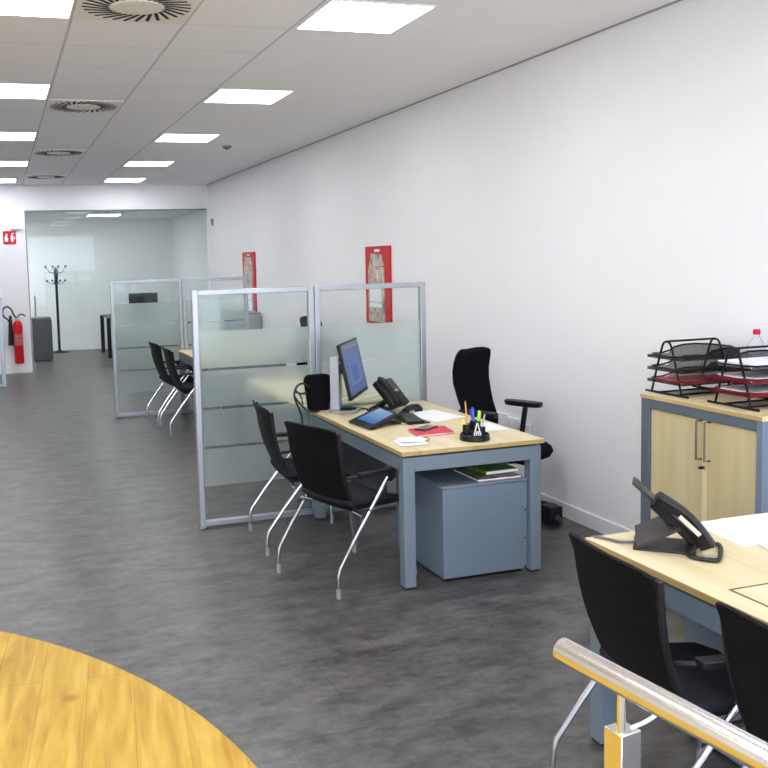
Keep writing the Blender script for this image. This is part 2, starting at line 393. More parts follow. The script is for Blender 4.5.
# lamps of the same rows behind and beside the camera, out of the picture, light the room
for y in (2.33, -.1): dup(lamp0, 'square ceiling light of the right-hand row over the front of the room', (RX, y, H)); dup(lamp0, 'square ceiling light of the left-hand row over the front of the room', (LX, y, H))
for y in (-.1, 2.33, 9.70, 14.7): dup(lamp0, 'added square ceiling light on the unseen left side of the room', (-1.75, y, H))  # extra unseen row, added and thinned out to set the light from the left
# glazed office
dup(lamp0, 'square ceiling light inside the glazed office seen through its glass', (1.92, 17.35, OZ+.002), 0)
for x, y in ((-1.2, 17.2), (-.25, 16.2), (-.25, 17.2), (-.25, 18.2), (-1.2, 18.3)): dup(lamp0, 'added square light panel that brightens the glazed office, hidden from the front room', (x, y, OZ+.002), 0)  # unseen extra panels, added to brighten the glazed office

vent0 = thing('ceiling_vent', 'x', 'air vent', (0,0,0), 0, 'swirl ceiling vents')
pl = MB().box(-.297, .297, -.297, .297, -.008, 0); pl.build('plate', M['cream'], vent0, bevel=.003)
MB().lathe([(.115, -.0135), (.13, -.012), (.13, -.008)], 28).build('hub', M['cream'], vent0)
sl = MB()
for k in range(28):
    a = 2*PI*k/28
    mt = Matrix.Rotation(a, 4, 'Z') @ Matrix.Translation((.205, 0, 0)) @ Matrix.Rotation(.42, 4, 'Z')
    sl.box(-.072, .072, -.0095, .0095, -.0095, -.0078, mt)
sl.build('slots', M['slot'], vent0)
vy = [4.765, 7.82, 11.05, 14.05]
vl = ['largest and nearest round swirl vent in a square plate on the ceiling',
      'second swirl ceiling vent, level with the end of the second left-hand light',
      'third swirl ceiling vent from the camera, between the third and fourth left-hand lights',
      'farthest swirl ceiling vent, close to the far wall']
vent0.location = (.74, vy[0], H); vent0['label'] = vl[0]
for y, t in zip(vy[1:], vl[1:]): dup(vent0, t, (.74, y, H))
sd = thing('smoke_detector', 'small dark round smoke detector on the ceiling near the right wall', 'smoke detector', (2.565, 10.32, H))
MB().lathe([(.05, 0), (.052, -.012), (.04, -.026)], 20).build('body', plain('grey_detector', (.22, .22, .21), .5), sd)
MB().lathe([(.026, -.026), (.022, -.036)], 16).build('sensor_cap', M['dark'], sd)

# ------------------------------------------------------------------ glass partitions
def partition(name, label, Y, X, Ht=1.55, gapend=.17):
    t = thing(name, label, 'glass partition', (X[0], Y, 0), 0, 'frosted glass partitions')
    W = X[1]-X[0]; pw = .04
    spans = []
    def post(x0, nm='post'):
        MB().box(x0, x0+pw, -.022, .022, .012, Ht).build(nm, M['alu'], t, bevel=.005)
    x = 0
    edges = [0] + [q - X[0] for q in X[1:]]
    post(0)
    for i in range(len(edges)-1):
        a = edges[i] + (pw if i == 0 else pw+.003); b = edges[i+1] - pw
        post(b)
        if i < len(edges)-2: post(b+pw+.003)
        MB().box(a, b, -.02, .02, Ht-.035, Ht).build('top_rail', M['alu'], t, bevel=.004)
        MB().box(a, b, -.02, .02, .012, .048).build('bottom_rail', M['alu'], t, bevel=.004)
        p = MB().box(a, b, -.003, .003, .048, Ht-.035).build('pane', M['glass'], t)
        e0 = .012; e1 = .012 if i < len(edges)-2 else gapend
        f = MB()
        zz = [.275, .522, .540, .780, .797, 1.036, 1.053, 1.292]
        for q in range(0, 8, 2): f.box(a+.002, b-.002, -.0055, -.0035, zz[q], zz[q+1])
        for q in (1, 3, 5):     # the clear lines stop short of the frame
            f.box(a+.002, a+e0, -.0055, -.0035, zz[q], zz[q+1])
            f.box(b-e1, b-.002, -.0055, -.0035, zz[q], zz[q+1])
        fo = f.build('frosted_film', M['frost'], p); fo['label'] = 'frosted film with clear horizontal lines on the pane'
    for x0 in (.01, edges[-1]-.05):
        ft = MB().lathe([(.026, 0), (.028, .006), (.02, .013)], 14, Matrix.Translation((x0+.02, -.015, 0)))
        ft.tube([(x0+.005, -.03, .012), (x0+.02, -.045, .01), (x0+.036, -.03, .012)], .004, 6)
        ft.build('foot', M['chrome'], t)
    return t
partition('glass_partition', 'nearest aluminium-framed frosted glass partition, behind the desk with the monitor', 5.8, (1.172, 2.0, 2.818), 1.562)
partition('glass_partition', 'far aluminium-framed frosted glass partition, behind the two distant black visitor chairs', 10.38, (1.18, 1.99, 2.77), gapend=.012)
lp = thing('glass_partition', 'aluminium partition at the left picture edge, beside the fire extinguisher', 'glass partition', (.025, 13.8, 0), 0, 'frosted glass partitions')
MB().box(-.06, 0, -.02, .02, .012, 1.31).build('post', M['alu'], lp, bevel=.005)
MB().box(-1.0, -.06, -.02, .02, 1.275, 1.31).build('top_rail', M['alu'], lp, bevel=.004)
MB().box(-1.0, -.06, -.02, .02, .012, .048).build('bottom_rail', M['alu'], lp, bevel=.004)
MB().box(-1.06, -1.0, -.02, .02, .012, 1.31).build('post', M['alu'], lp, bevel=.005)
MB().box(-1.0, -.06, -.003, .003, .048, 1.275).build('pane', M['glass'], lp)
MB().lathe([(.03, 0), (.03, .006), (.02, .013)], 14, Matrix.Translation((-.03, 0, 0))).build('foot', M['chrome'], lp)

# ------------------------------------------------------------------ desks
def desk(label, x0, x1, y0, y1):
    t = thing('office_desk', label, 'desk', ((x0+x1)/2, (y0+y1)/2, 0), 0, 'beech desks on blue-grey frames')
    hx, hy = (x1-x0)/2, (y1-y0)/2
    tp = MB().box(-hx, hx, -hy, hy, .716, .74).build('desktop', M['desktop'], t, bevel=.002)
    eb = MB()
    for s in (-1, 1):
        eb.box(-hx, hx, s*hy - (.0012 if s > 0 else .0012), s*hy + .0012, .7165, .7385)
        eb.box(s*hx-.0012, s*hx+.0012, -hy, hy, .7165, .7385)
    eb.build('edge_band', M['edge'], tp)
    ix, iy = hx-.012, hy-.012
    MB().box(-ix+.02, ix-.02, -iy+.02, iy-.02, .704, .716).build('spacer', M['black'], t)
    for sx in (-1, 1):
        xa, xb = sorted((sx*ix, sx*(ix-.045)))
        MB().box(xa, xb, -iy+.065, iy-.065, .628, .704).build('side_beam', M['bluegrey'], t, bevel=.003)
        for sy in (-1, 1):
            ya, yb = sorted((sy*iy, sy*(iy-.065))); xa2, xb2 = sorted((sx*ix, sx*(ix-.065)))
            l = MB().box(xa2, xb2, ya, yb, .012, .704).build('leg', M['bluegrey'], t, bevel=.003)
            MB().box(xa2+.006, xb2-.006, ya+.006, yb-.006, 0, .012).build('foot', M['rubber'], l)
    for sy in (-1, 1):
        ya, yb = sorted((sy*iy, sy*(iy-.045)))
        MB().box(-ix+.065, ix-.065, ya, yb, .628, .704).build('end_beam', M['bluegrey'], t, bevel=.003)
    return t
d1 = desk('pale beech desk with monitor, tablet and red folder in front of the nearest glass partition', 1.932, 2.772, 4.262, 5.745)
MB().box(-.242, -.224, -.09, .66, .30, .704).build('modesty_panel', plain('dark_slate_panel', (.045, .05, .055), .55), d1, bevel=.002)
desk('beech desk hidden behind the frosted panes of the nearest glass partition', 1.905, 2.745, 5.86, 7.36)
desk('distant beech desk in front of the far glass partition, beside two black chairs', 1.905, 2.745, 8.80, 10.34)
desk('nearest pale beech desk at the right edge, with telephone and white papers', 1.927, 2.767, 1.15, 2.709)

# pedestals
def pedestal(label, x0, x1, y0, y1, h, name='drawer_pedestal'):
    t = thing(name, label, 'drawer unit', ((x0+x1)/2, (y0+y1)/2, 0), 0, 'blue-grey drawer pedestals')
    hx, hy = (x1-x0)/2, (y1-y0)/2
    MB().box(-hx, hx-.02, -hy, hy, .02, h-.018).build('body', M['bluegrey_dark'], t, bevel=.003)
    MB().box(-hx-.002, hx, -hy-.002, hy+.002, h-.016, h).build('top_panel', M['bluegrey'], t, bevel=.003)
    MB().box(-hx+.02, hx-.03, -hy+.02, hy-.02, 0, .02).build('plinth', M['black'], t)
    z = .03; dh = (h-.018-.03)/3
    for k in range(3):
        d = MB().box(hx-.02, hx, -hy+.003, hy-.003, z+.003, z+dh-.003).build('drawer', M['bluegrey'], t, bevel=.002)
        MB().box(hx, hx+.012, -.08, .08, z+dh*.6, z+dh*.6+.012).build('handle', M['alu'], d, bevel=.002)
        z += dh
    return t
pedestal('blue-grey drawer pedestal under the desk with the monitor, papers on top', 2.18, 2.69, 4.30, 4.90, .524)
pedestal('blue-grey drawer pedestal in shadow under the nearest desk', 2.275, 2.70, 2.10, 2.615, .60)

# ------------------------------------------------------------------ visitor chairs (face local +X, origin on the floor at the rear feet)
def make_visitor_chair():
    t = thing('visitor_chair', 'x', 'chair', (0,0,0), 0, 'black visitor chairs with chrome legs')
    W = .262
    rows = []
    nR, nK = 13, 13
    for i in range(nR):
        u = i/(nR-1); z = .415 + u*.455
        xb = .165 - .138*u - .045*math.sin(u*PI)*.6 + (.0 if u < .85 else -(u-.85)*.12)
        half = .198 + .022*u
        row = []
        for j in range(nK):
            v = j/(nK-1)*2-1
            e = 1.0
            drop = .012*v**4*(1 if u > .7 else 0)*(u-.7)/.3
            bow = .028*(v*v)*(.35+.65*u)
            row.append((xb + bow, v*half*e, z - drop))
        rows.append(row)
    bk = MB().shell(rows, .014).build('backrest', M['perf'], t, sharp=50, bevel=.004)
    # dark side rails of the shell
    for s in (-1, 1):
        pts = [(.165 - .138*u - .045*math.sin(u*PI)*.6 + .028*(.35+.65*u)+.004, s*(.198+.022*u), .415+u*.43) for u in [k/8 for k in range(9)]]
        MB().tube(pts, .011, 8).build('side_rail', M['black'], bk)
    # seat
    rows = []
    for i in range(11):
        u = i/10; x = .135 + .42*u
        z = .448 + .012*math.cos(u*PI) - (.03*(u-.8)/.2 if u > .8 else 0)
        rows.append([(x, v*.212*(1-.12*(abs(v))**6*(u**4)), z - .018*(1-v*v)*.6) for v in [q/5-1 for q in range(11)]])
    MB().shell(rows, .034).build('seat', M['seat'], t, bevel=.01, sharp=50)
    # underside shell
    MB().box(.17, .50, -.17, .17, .402, .428).build('seat_pan', M['black'], t, bevel=.01)
    for s in (-1, 1):
        y = s*W
        l = MB().tube([(0, y, .006), (0, y, .10), (.02, y, .165), (.36, y, .588)], .0098, 10, smooth=1).build('rear_leg', M['chrome'], t)
        MB().lathe([(.0125, 0), (.0135, .012), (.0125, .05)], 10, Matrix.Translation((0, y, 0))).build('foot_cap', M['alu'], l)
        f = MB().tube([(.215, y, .42), (.30, y*.98, .432), (.44, y*.97, .425), (.50, y*.97, .36), (.535, y*.97, .20), (.55, y*.97, .006)], .0105, 10, smooth=2).build('front_leg', M['chrome'], t)
        MB().lathe([(.0125, 0), (.0135, .012), (.0125, .05)], 10, Matrix.Translation((.5497, y*.97, 0))).build('foot_cap', M['alu'], f)
        ar = MB()
        ar.box(-.125, .125, -.021, .021, -.011, .011, Matrix.Translation((.28, s*(W-.004), .615)) @ Matrix.Rotation(.02, 4, 'Y'))
        ar.box(-.022, .025, -.017, .017, -.05, 0, Matrix.Translation((.36, y, .610)) @ Matrix.Rotation(-.5, 4, 'Y'))
        ar.tube([(.115, s*.205, .60), (.17, s*.25, .611)], .009, 8)
        ar.build('armrest', M['black'], t, bevel=.007)
    cr_ = MB().tube([(.17, -.262, .40), (.19, -.15, .405), (.19, .15, .405), (.17, .262, .40)], .009, 8)
    cr_.build('cross_tube', M['chrome'], t)
    return t
vc = make_visitor_chair()
def pose(o, x, y, deg, label):
    o.location = (x, y, 0); o.rotation_euler = (0, 0, math.radians(deg)); o['label'] = label
pose(vc, 1.495, 4.545, 19, 'black visitor chair with chrome legs angled at the near end of the monitor desk')
dup(vc, 'black visitor chair against the nearest glass partition, beyond the angled one', (1.449, 5.355, 0), math.radians(-4))
dup(vc, 'nearer of the two distant black visitor chairs by the far partition', (1.565, 9.32, 0), math.radians(1))
dup(vc, 'farther of the two distant black visitor chairs by the far partition', (1.545, 10.0, 0), math.radians(4))
dup(vc, 'black perforated visitor chair behind the steel handrail end, at the nearest desk corner', (1.636, 2.245, 0), math.radians(-5))
dup(vc, 'black visitor chair cut off by the right picture edge, at the nearest desk', (1.648, 1.605, 0), math.radians(0))

# ------------------------------------------------------------------ office swivel chairs (face local +X)
def make_office_chair():
    t = thing('office_chair', 'x', 'chair', (0,0,0), 0, 'black swivel office chairs')
    # backrest: wide rounded top, waist, lower lobe
    prof = [(.0, .150), (.03, .185), (.10, .205), (.20, .206), (.30, .190), (.40, .180), (.52, .190), (.66, .200), (.78, .203), (.88, .202), (.95, .195), (.985, .18), (1.0, .155)]
    rows = []
    for u, hw in prof:
        z = .50 + .60*u
        x = -.235 - .02*math.sin(u*PI*1.0) + .045*math.sin(u*PI*2)*.6 - .03*u
        rows.append([(x + .05*v*v, v*hw, z) for v in [q/5-1 for q in range(11)]])
    MB().shell(rows, lambda u, v: .052*(math.sin(min(1, max(.0, v))*PI)**.4*.75+.25)).build('backrest', M['black_soft'], t, sharp=60, bevel=.008)
    MB().tube([(-.27, 0, .72), (-.30, 0, .55), (-.22, 0, .43), (-.05, 0, .42)], .022, 10, smooth=2).build('back_post', M['black'], t)
    rows = []
    for i in range(13):
        u = i/12; x = -.235 + .50*u
        hw = .235*(1-.35*abs(2*u-1)**5)
        rows.append([(x, v*hw, .478 - (.035*((u-.75)/.25)**2 if u > .75 else 0) - .01*(1-v*v) - .012*abs(v)**5) for v in [q/6-1 for q in range(13)]])
    MB().shell(rows, .065).build('seat', M['black_soft'], t, sharp=60, bevel=.015, seg=3)
    MB().box(-.13, .13, -.10, .10, .39, .436).build('tilt_mechanism', M['black'], t, bevel=.01)
    for s in (-1, 1):
        a = MB().tube([(-.02, s*.18, .425), (-.02, s*.255, .43), (-.03, s*.265, .50), (.0, s*.265, .70)], [.018, .018], 10, smooth=1)
        a.build('arm_post', M['black'], t)
        rows = []
        for i in range(9):
            u = i/8; rows.append([(-.15 + .27*u, s*.265 + v*.044*(1-.5*abs(2*u-1)**6), .722 + .006*math.cos(v)) for v in [q/4-1 for q in range(9)]])
        MB().shell(rows, .034).build('armrest', M['black'], t, bevel=.008, sharp=60)
    MB().lathe([(.03, .10), (.03, .26), (.022, .262), (.022, .40)], 16).build('gas_lift', M['black'], t)
    MB().lathe([(.045, .07), (.05, .09), (.04, .13)], 16).build('hub', M['black'], t)
    for k in range(5):
        a = 2*PI*k/5 + .93; c, s_ = math.cos(a), math.sin(a)
        l = MB().tube([(.03*c, .03*s_, .105), (.16*c, .16*s_, .098), (.30*c, .30*s_, .07)], [.024, .016], 8).build('base_leg', M['black'], t)
        MB().lathe([(.012, -.022), (.026, -.02), (.027, 0), (.026, .02), (.012, .022)], 14, Matrix.Translation((.30*c, .30*s_, .0275)) @ Matrix.Rotation(a+.6, 4, 'Z') @ Matrix.Rotation(PI/2, 4, 'X')).build('caster', M['black'], l)
        MB().tube([(.30*c, .30*s_, .03), (.30*c, .30*s_, .075)], .009, 8).build('caster_stem', M['black'], l)
    return t
oc = make_office_chair()
# faces (.41,-.91)
ang = math.atan2(-.89, .44)
oc.location = (3.12, 5.27, 0); oc.rotation_euler = (0, 0, ang)
oc['label'] = 'black high-backed swivel chair between the monitor desk and the white wall'
o2 = dup(oc, 'black swivel chair whose top shows through the clear band of the nearest partition', (2.98, 9.35, 0), math.radians(195))

# ------------------------------------------------------------------ things on the monitor desk
D = .74
mon = thing('computer_monitor', 'slim monitor with a silver stand on the desk with the red folder', 'monitor', (2.085, 5.60, D), math.atan2(-.556, .83))
# local +X is the viewing direction; +Y runs along the screen
MB().box(-.04, .14, -.085, .085, .0, .012).build('base', M['alu'], mon, bevel=.004)
MB().lathe([(.07, .012), (.055, .02), (.03, .024)], 18, Matrix.Translation((.05, .03, 0))).build('swivel', M['black'], mon)
MB().box(-.04, .02, -.045, .045, .012, .36).build('column', plain('silver_stand', (.46, .49, .56), .35, .3), mon, bevel=.004)
MB().box(.02, .085, -.03, .03, .25, .31).build('mount', M['black'], mon, bevel=.003)
tm = Matrix.Translation((.105, 0, .285)) @ Matrix.Rotation(math.radians(-12), 4, 'Y')
pn = MB().box(-.012, .012, -.255, .255, -.18, .18, tm).build('panel', M['black'], mon, bevel=.004)
MB().box(.012, .0135, -.247, .247, -.155, .172, tm).build('screen', M['screen'], pn)
MB().box(.0135, .014, -.24, .24, .135, .168, tm).build('screen_toolbar', plain('screen_bar_mat', (.18, .2, .25), .4), pn)
MB().box(.0135, .014, -.17, .17, -.10, .10, tm).build('screen_window', M['screen_ui'], pn)
tb = MB()
for k in range(4): tb.box(.014, .0144, -.085 + .045*k, -.065 + .045*k, -.08, .03 - .02*(k % 2), tm)
tb.build('screen_columns', M['screen_txt'], pn)

cs = thing('black_case', 'upright black case with rounded corners at the back left of the monitor desk', 'case', (1.975, 5.695, D))
rr = []
w_, h_, r_ = .10, .238, .04
for (cx_, cz_, a0) in [(w_-r_, r_*.4, -PI/2), (w_-r_, h_-r_, 0), (-.085+r_, h_-r_, PI/2), (-.085+r_, r_*.4, PI)]:
    for k in range(6):
        a = a0 + k/5*PI/2; q = r_ if cz_ > .1 else r_*.4
        rr.append((cx_ + q*math.cos(a), cz_ + q*math.sin(a)))
Mx = Matrix.Rotation(PI/2, 4, 'X')
MB().prism(rr, -.035, .035, Mx).build('body', M['black_soft'], cs, bevel=.008)
MB().box(-.05, .07, -.0365, -.035, .03, .20).build('front_panel', M['black_soft'], cs, bevel=.0008)
cb = MB()
cb.tube([(1.90, 5.64, .91), (1.86, 5.63, .94), (1.81, 5.62, .925), (1.785, 5.62, .86), (1.82, 5.62, .78), (1.845, 5.62, .70), (1.835, 5.62, .60)], .0075, 8, smooth=2)
cb.tube([(1.885, 5.635, .872), (1.84, 5.63, .865), (1.80, 5.622, .885)], .007, 8, smooth=1)
cb.tube([(1.80, 5.62, .90), (1.84, 5.615, .85), (1.845, 5.61, .80)], .005, 8, smooth=1)
cb.tube([(1.79, 5.62, .86), (1.83, 5.61, .80), (1.88, 5.60, .752), (1.92, 5.59, .747), (1.955, 5.61, .747)], .006, 8, smooth=2)
tag(cb.build('cable_bundle', M['cable']), 'looped black cables hanging over the back left edge of the monitor desk', 'cable')

# desk telephone with display
ph = thing('desk_telephone', 'black desk telephone with display, raised beside the monitor', 'telephone', (2.40, 5.45, D), math.atan2(-.83, .55))
# local +X is the way the dial faces (towards the user), +Y across the phone
tilt = Matrix.Rotation(math.radians(47), 4, 'Y')
def T(x, z): return Matrix.Translation((x, 0, z))
bd = MB().box(-.105, .105, -.095, .095, -.022, .022, T(0, .115) @ tilt).build('console', M['phoneblack'], ph, bevel=.008)
MB().box(-.085, -.02, -.02, .075, .022, .025, T(0, .115) @ tilt).build('display', M['lcd'], bd, bevel=.001)
k = MB()
for i in range(4):
    for j in range(3): k.box(.012+.02*i, .026+.02*i, .0+.022*j, .016+.022*j, .022, .026, T(0, .115) @ tilt)
k.build('keys', M['dark'], bd)
MB().box(-.012, .004, -.01, .06, .022, .0255, T(0, .115) @ tilt).build('silver_key_row', M['alu'], bd)
h = MB().tube([(-.1, -.07, .03), (-.08, -.07, .05), (0, -.07, .055), (.075, -.07, .05), (.095, -.07, .03)], [.022, .022], 10, smooth=1)
ho = MB(); ho.add([tuple(T(0, .115) @ tilt @ Vector(v)) for v in h.v], h.f)
ho.build('handset', M['phoneblack'], ph)
MB().slab([(-.12, -.08, .02), (.02, -.08, .1), (.02, .08, .1), (-.12, .08, .02)], .012).build('stand', M['dark'], ph)
MB().box(-.14, -.02, -.085, .085, 0, .012).build('foot_plate', M['dark'], ph, bevel=.003)
def local(root, pts):
    Mi = (Matrix.Translation(root.location) @ Matrix.Rotation(root.rotation_euler.z, 4, 'Z')).inverted()
    return [tuple(Mi @ Vector(p)) for p in pts]
MB().tube(local(ph, [(2.36, 5.50, .752), (2.32, 5.47, .747), (2.28, 5.52, .747), (2.25, 5.60, .747), (2.20, 5.67, .747)]), .005, 8, smooth=2).build('cord', M['cable'], ph)

# tablet leaning on a small stand
tb = thing('tablet', 'black tablet with a lit blue screen, tilted on the monitor desk', 'tablet', (0,0,0))
tb.location = (2.1, 5.03, D)
def loc(p): return (p[0]-2.1, p[1]-5.03, p[2]-D)
A, B, C_, D_ = (1.978, 5.144, .756), (2.012, 4.872, .756), (2.232, 4.965, .808), (2.205, 5.19, .826)
bz = MB().slab([loc(A), loc(B), loc(C_), loc(D_)], .012).build('body', M['phoneblack'], tb, bevel=.003)
def lerp2(u, v, up=.001):
    a = Vector(A).lerp(Vector(B), u); b = Vector(D_).lerp(Vector(C_), u); p = a.lerp(b, v); return loc((p.x, p.y, p.z+up))
MB().slab([lerp2(.12, .2), lerp2(.88, .2), lerp2(.85, .92), lerp2(.15, .92)], .0008).build('screen', M['tablet_screen'], bz)
MB().slab([loc((2.10, 5.12, .776)), loc((2.12, 4.95, .776)), loc((2.26, 4.99, .753)), loc((2.24, 5.16, .753))], .01).build('stand', M['black'], tb)
sgn = thing('signature_pad', 'flat black pad lying between the tablet and the white sheets', 'signature pad', (2.36, 5.09, D))
MB().slab([(.0, .17, .022), (-.085, -.16, .022), (.035, -.14, .016), (.085, .13, .018)], .012).build('body', M['phoneblack'], sgn, bevel=.003)
MB().slab([(.0, .12, .0235), (-.06, -.10, .0235), (.015, -.09, .0200), (.055, .10, .0205)], .001).build('pad_surface', M['dark'], sgn)
MB().box(-.07, .07, -.15, .15, 0, .006).build('base', M['black'], sgn)
rc = thing('black_receiver', 'rounded black receiver lying beside the raised telephone on the monitor desk', 'receiver', (2.485, 5.32, D), math.radians(33))
MB().tube([(-.085, 0, .022), (-.05, 0, .036), (.05, 0, .036), (.085, 0, .022)], [.02, .02], 10, smooth=1).build('grip', M['phoneblack'], rc)
for s in (-1, 1): MB().lathe([(.026, 0), (.03, .008), (.026, .026)], 16, Matrix.Translation((s*.08, 0, 0))).build('earpiece', M['phoneblack'], rc)

def sheet(name, label, cat, pts, z, t, mat, group=None):
    cxx = sum(p[0] for p in pts)/len(pts); cyy = sum(p[1] for p in pts)/len(pts)
    o = MB().prism([(p[0]-cxx, p[1]-cyy) for p in pts], 0, t).build(name, mat); o.location = (cxx, cyy, z)
    return tag(o, label, cat, group)
sheet('paper_sheet', 'large white sheet on the monitor desk in front of the black swivel chair', 'paper', [(2.42, 5.31), (2.475, 4.955), (2.715, 5.04), (2.655, 5.36)], D+.0005, .002, M['paper'], 'loose papers')
sheet('paper_sheet', 'white sheet behind the pen holder at the near right desk corner', 'paper', [(2.585, 4.60), (2.742, 4.57), (2.74, 4.80), (2.612, 4.80)], D+.0005, .002, M['paper'], 'loose papers')
sheet('paper_slip', 'thin pinkish slip lying between the clipped papers and the pen holder', 'paper', [(2.225, 4.47), (2.232, 4.365), (2.278, 4.395), (2.262, 4.485)], D+.0005, .0012, plain('pink_paper', (.80, .60, .50), .8))
pp = thing('clipped_papers', 'small crumpled white papers with a clip at the front left desk corner', 'paper', (2.07, 4.44, D))
MB().slab([(-.075, .07, .012), (-.09, -.055, .008), (.05, -.07, .010), (.085, .05, .014)], .003).build('sheet', M['paper'], pp)
MB().slab([(-.05, .085, .019), (-.075, -.02, .022), (.06, -.045, .016), (.1, .06, .02)], .003).build('top_sheet', M['paper'], pp)
MB().box(-.08, .075, -.045, .045, 0, .008).build('under_sheets', M['paper'], pp)
MB().tube([(.06, -.05, .018), (.1, -.02, .02), (.105, .03, .02), (.085, .045, .021)], .0035, 6, smooth=1).build('clip', plain('gold_clip', (.45, .36, .12), .35, .7), pp)
fd = thing('red_folder', 'red folder under a dark smartphone on the monitor desk', 'folder', (2.30, 4.68, D))
fc = [(-.095, .095), (-.13, -.10), (.10, -.095), (.135, .09)]
MB().prism(fc, .010, .013).build('cover', M['redfolder'], fd)
MB().prism([(x*.97, y*.96) for x, y in fc], .003, .010).build('pages', M['paper'], fd)
MB().prism(fc, 0, .003).build('back_cover', M['redfolder'], fd)
sp = thing('smartphone', 'dark smartphone lying on the red folder', 'phone', (2.30, 4.735, D+.0132), math.radians(35))
MB().box(-.075, .075, -.037, .037, 0, .009).build('body', M['dark'], sp, bevel=.003)
MB().box(-.070, .070, -.033, .033, .009, .0094).build('glass', plain('phone_glass', (.16, .15, .15), .2), sp)

ho_ = thing('pen_holder', 'black round pen holder filled with pens on the monitor desk', 'pen holder', (2.425, 4.395, D))
MB().lathe([(.078, 0), (.082, .006), (.08, .03), (.074, .036), (.07, .02), (.02, .018)], 28).build('tray', M['black'], ho_)
for (x, y, r, h) in [(-.03, .025, .027, .085), (.02, .03, .029, .098), (.03, -.015, .024, .07), (-.02, -.025, .022, .06)]:
    MB().lathe([(r, .018), (r, h), (r-.003, h), (r-.003, .03)], 16, Matrix.Translation((x, y, 0))).build('cup', M['phoneblack'], ho_)
def pen(name, label, cat, dx, dy, lean, L, r, body, cap, capl, z0=.045):
    t = thing(name, label, cat, (2.425+dx, 4.395+dy, D+z0))
    v = Vector(lean).normalized()
    MB().tube([(0,0,0), tuple(v*(L-capl))], r, 8).build('barrel', body, t)
    MB().tube([tuple(v*(L-capl)), tuple(v*(L-.006)), tuple(v*L)], [r*1.15, r*.7], 8).build('cap', cap, t)
blue = plain('blue_plastic', (.03, .06, .55), .35); lime = plain('lime_plastic', (.30, .75, .05), .35); yel = plain('yellow_plastic', (.80, .75, .12), .35)
orange = plain('orange_wood', (.62, .33, .08), .5)
pen('pencil', 'orange wooden pencil sticking up tallest in the pen holder', 'pencil', -.03, .022, (-.06, .05, 1), .165, .0045, orange, plain('pencil_top', (.5, .25, .08), .5), .02)
pen('marker', 'blue-capped marker in the pen holder', 'pen', .01, .03, (.02, .1, 1), .125, .0085, blue, blue, .045)
pen('marker', 'second blue marker leaning in the pen holder, behind the lime one', 'pen', .026, .036, (-.2, .1, 1), .115, .008, blue, blue, .045)
pen('highlighter', 'lime green highlighter in the pen holder', 'highlighter', .027, .018, (.12, -.02, 1), .11, .010, lime, lime, .045)
pen('highlighter', 'pale yellow highlighter at the left of the pen holder', 'highlighter', -.032, .028, (-.3, .02, 1), .085, .010, yel, yel, .04, .03)
pen('ballpoint_pen', 'grey ballpoint pen at the right of the pen holder', 'pen', .035, -.012, (.2, -.02, 1), .095, .0045, M['alu'], M['alu'], .03)
bc = thing('scissors', 'white-handled scissors standing at the front of the pen holder', 'scissors', (2.408, 4.335, D+.012))
MB().tube([(-.002, 0, .09), (-.012, 0, .05), (-.02, 0, .022), (-.006, -.002, .02), (-.004, 0, .045)], .0035, 6, smooth=1).build('handle', M['white'], bc)
MB().tube([(.002, 0, .09), (.012, 0, .05), (.022, 0, .022), (.008, -.002, .02), (.004, 0, .045)], .0035, 6, smooth=1).build('handle', M['white'], bc)
# printed matter on the pedestal
PX = .524
def book(name, label, cat, x0, x1, y0, y1, z, t, mat, rz=0, group=None):
    th = thing(name, label, cat, ((x0+x1)/2, (y0+y1)/2, z), rz, group); a, b = (x1-x0)/2, (y1-y0)/2
    MB().box(-a, a, -b, b, t-.002, t).build('cover', mat, th)
    MB().box(-a+.003, a-.003, -b+.003, b-.003, .002, t-.002).build('pages', M['paper'], th)
    MB().box(-a, a, -b, b, 0, .002).build('back_cover', mat, th)
    return th
magm = plain('printed_magazine', (.24, .17, .15), .5, vary=.7, scale=12)
book('magazine', 'printed magazine lying on the pedestal under the monitor desk', 'magazine', 2.40, 2.665, 4.318, 4.60, PX+.0006, .012, magm)
rb_ = thing('ring_binder', 'green binder lying on the pedestal under the monitor desk', 'binder', (2.578, 4.60, PX+.0136), math.radians(3))
MB().box(-.105, .10, -.21, .21, .0, .022).build('cover', M['green'], rb_, bevel=.004)
MB().box(-.10, .1015, -.2115, .205, .004, .018).build('pages', M['paper'], rb_)

# ------------------------------------------------------------------ wall, floor pieces near the monitor desk
sk0 = thing('wall_socket', 'white wall socket pair behind the black swivel chair', 'socket', (WX, 5.91, .53), 0, 'white wall sockets')
MB().box(-.014, 0, -.085, .085, -.045, .045).build('plate', M['white'], sk0, bevel=.004)
for y in (-.04, .04): MB().lathe([(.024, 0), (.022, .003), (.016, .0005)], 16, Matrix.Translation((-.014, y, 0)) @ Matrix.Rotation(-PI/2, 4, 'Y')).build('outlet', M['lampframe'], sk0)
dup(sk0, 'white wall socket pair nearer to the desk corner, right of the chair arm post', (WX, 5.60, .50))
dup(sk0, 'white wall socket between the chair backrest and its arm post', (WX, 5.75, .515))
pb = thing('power_adapter', 'black power block with a plug on the floor by the white baseboard', 'power adapter', (3.31, 5.01, 0))
MB().box(-.05, .045, -.06, .06, 0, .125).build('body', M['black'], pb, bevel=.006)
MB().lathe([(.026, 0), (.024, .02), (.012, .032)], 14, Matrix.Translation((.0, -.06, .05)) @ Matrix.Rotation(PI/2, 4, 'X')).build('plug', M['dark'], pb)
MB().tube([(-.0, -.09, .05), (.0, -.11, .03), (-.03, -.10, .008), (-.10, -.02, .006), (-.2, .1, .006)], .005, 8, smooth=2).build('cord', M['cable'], pb)

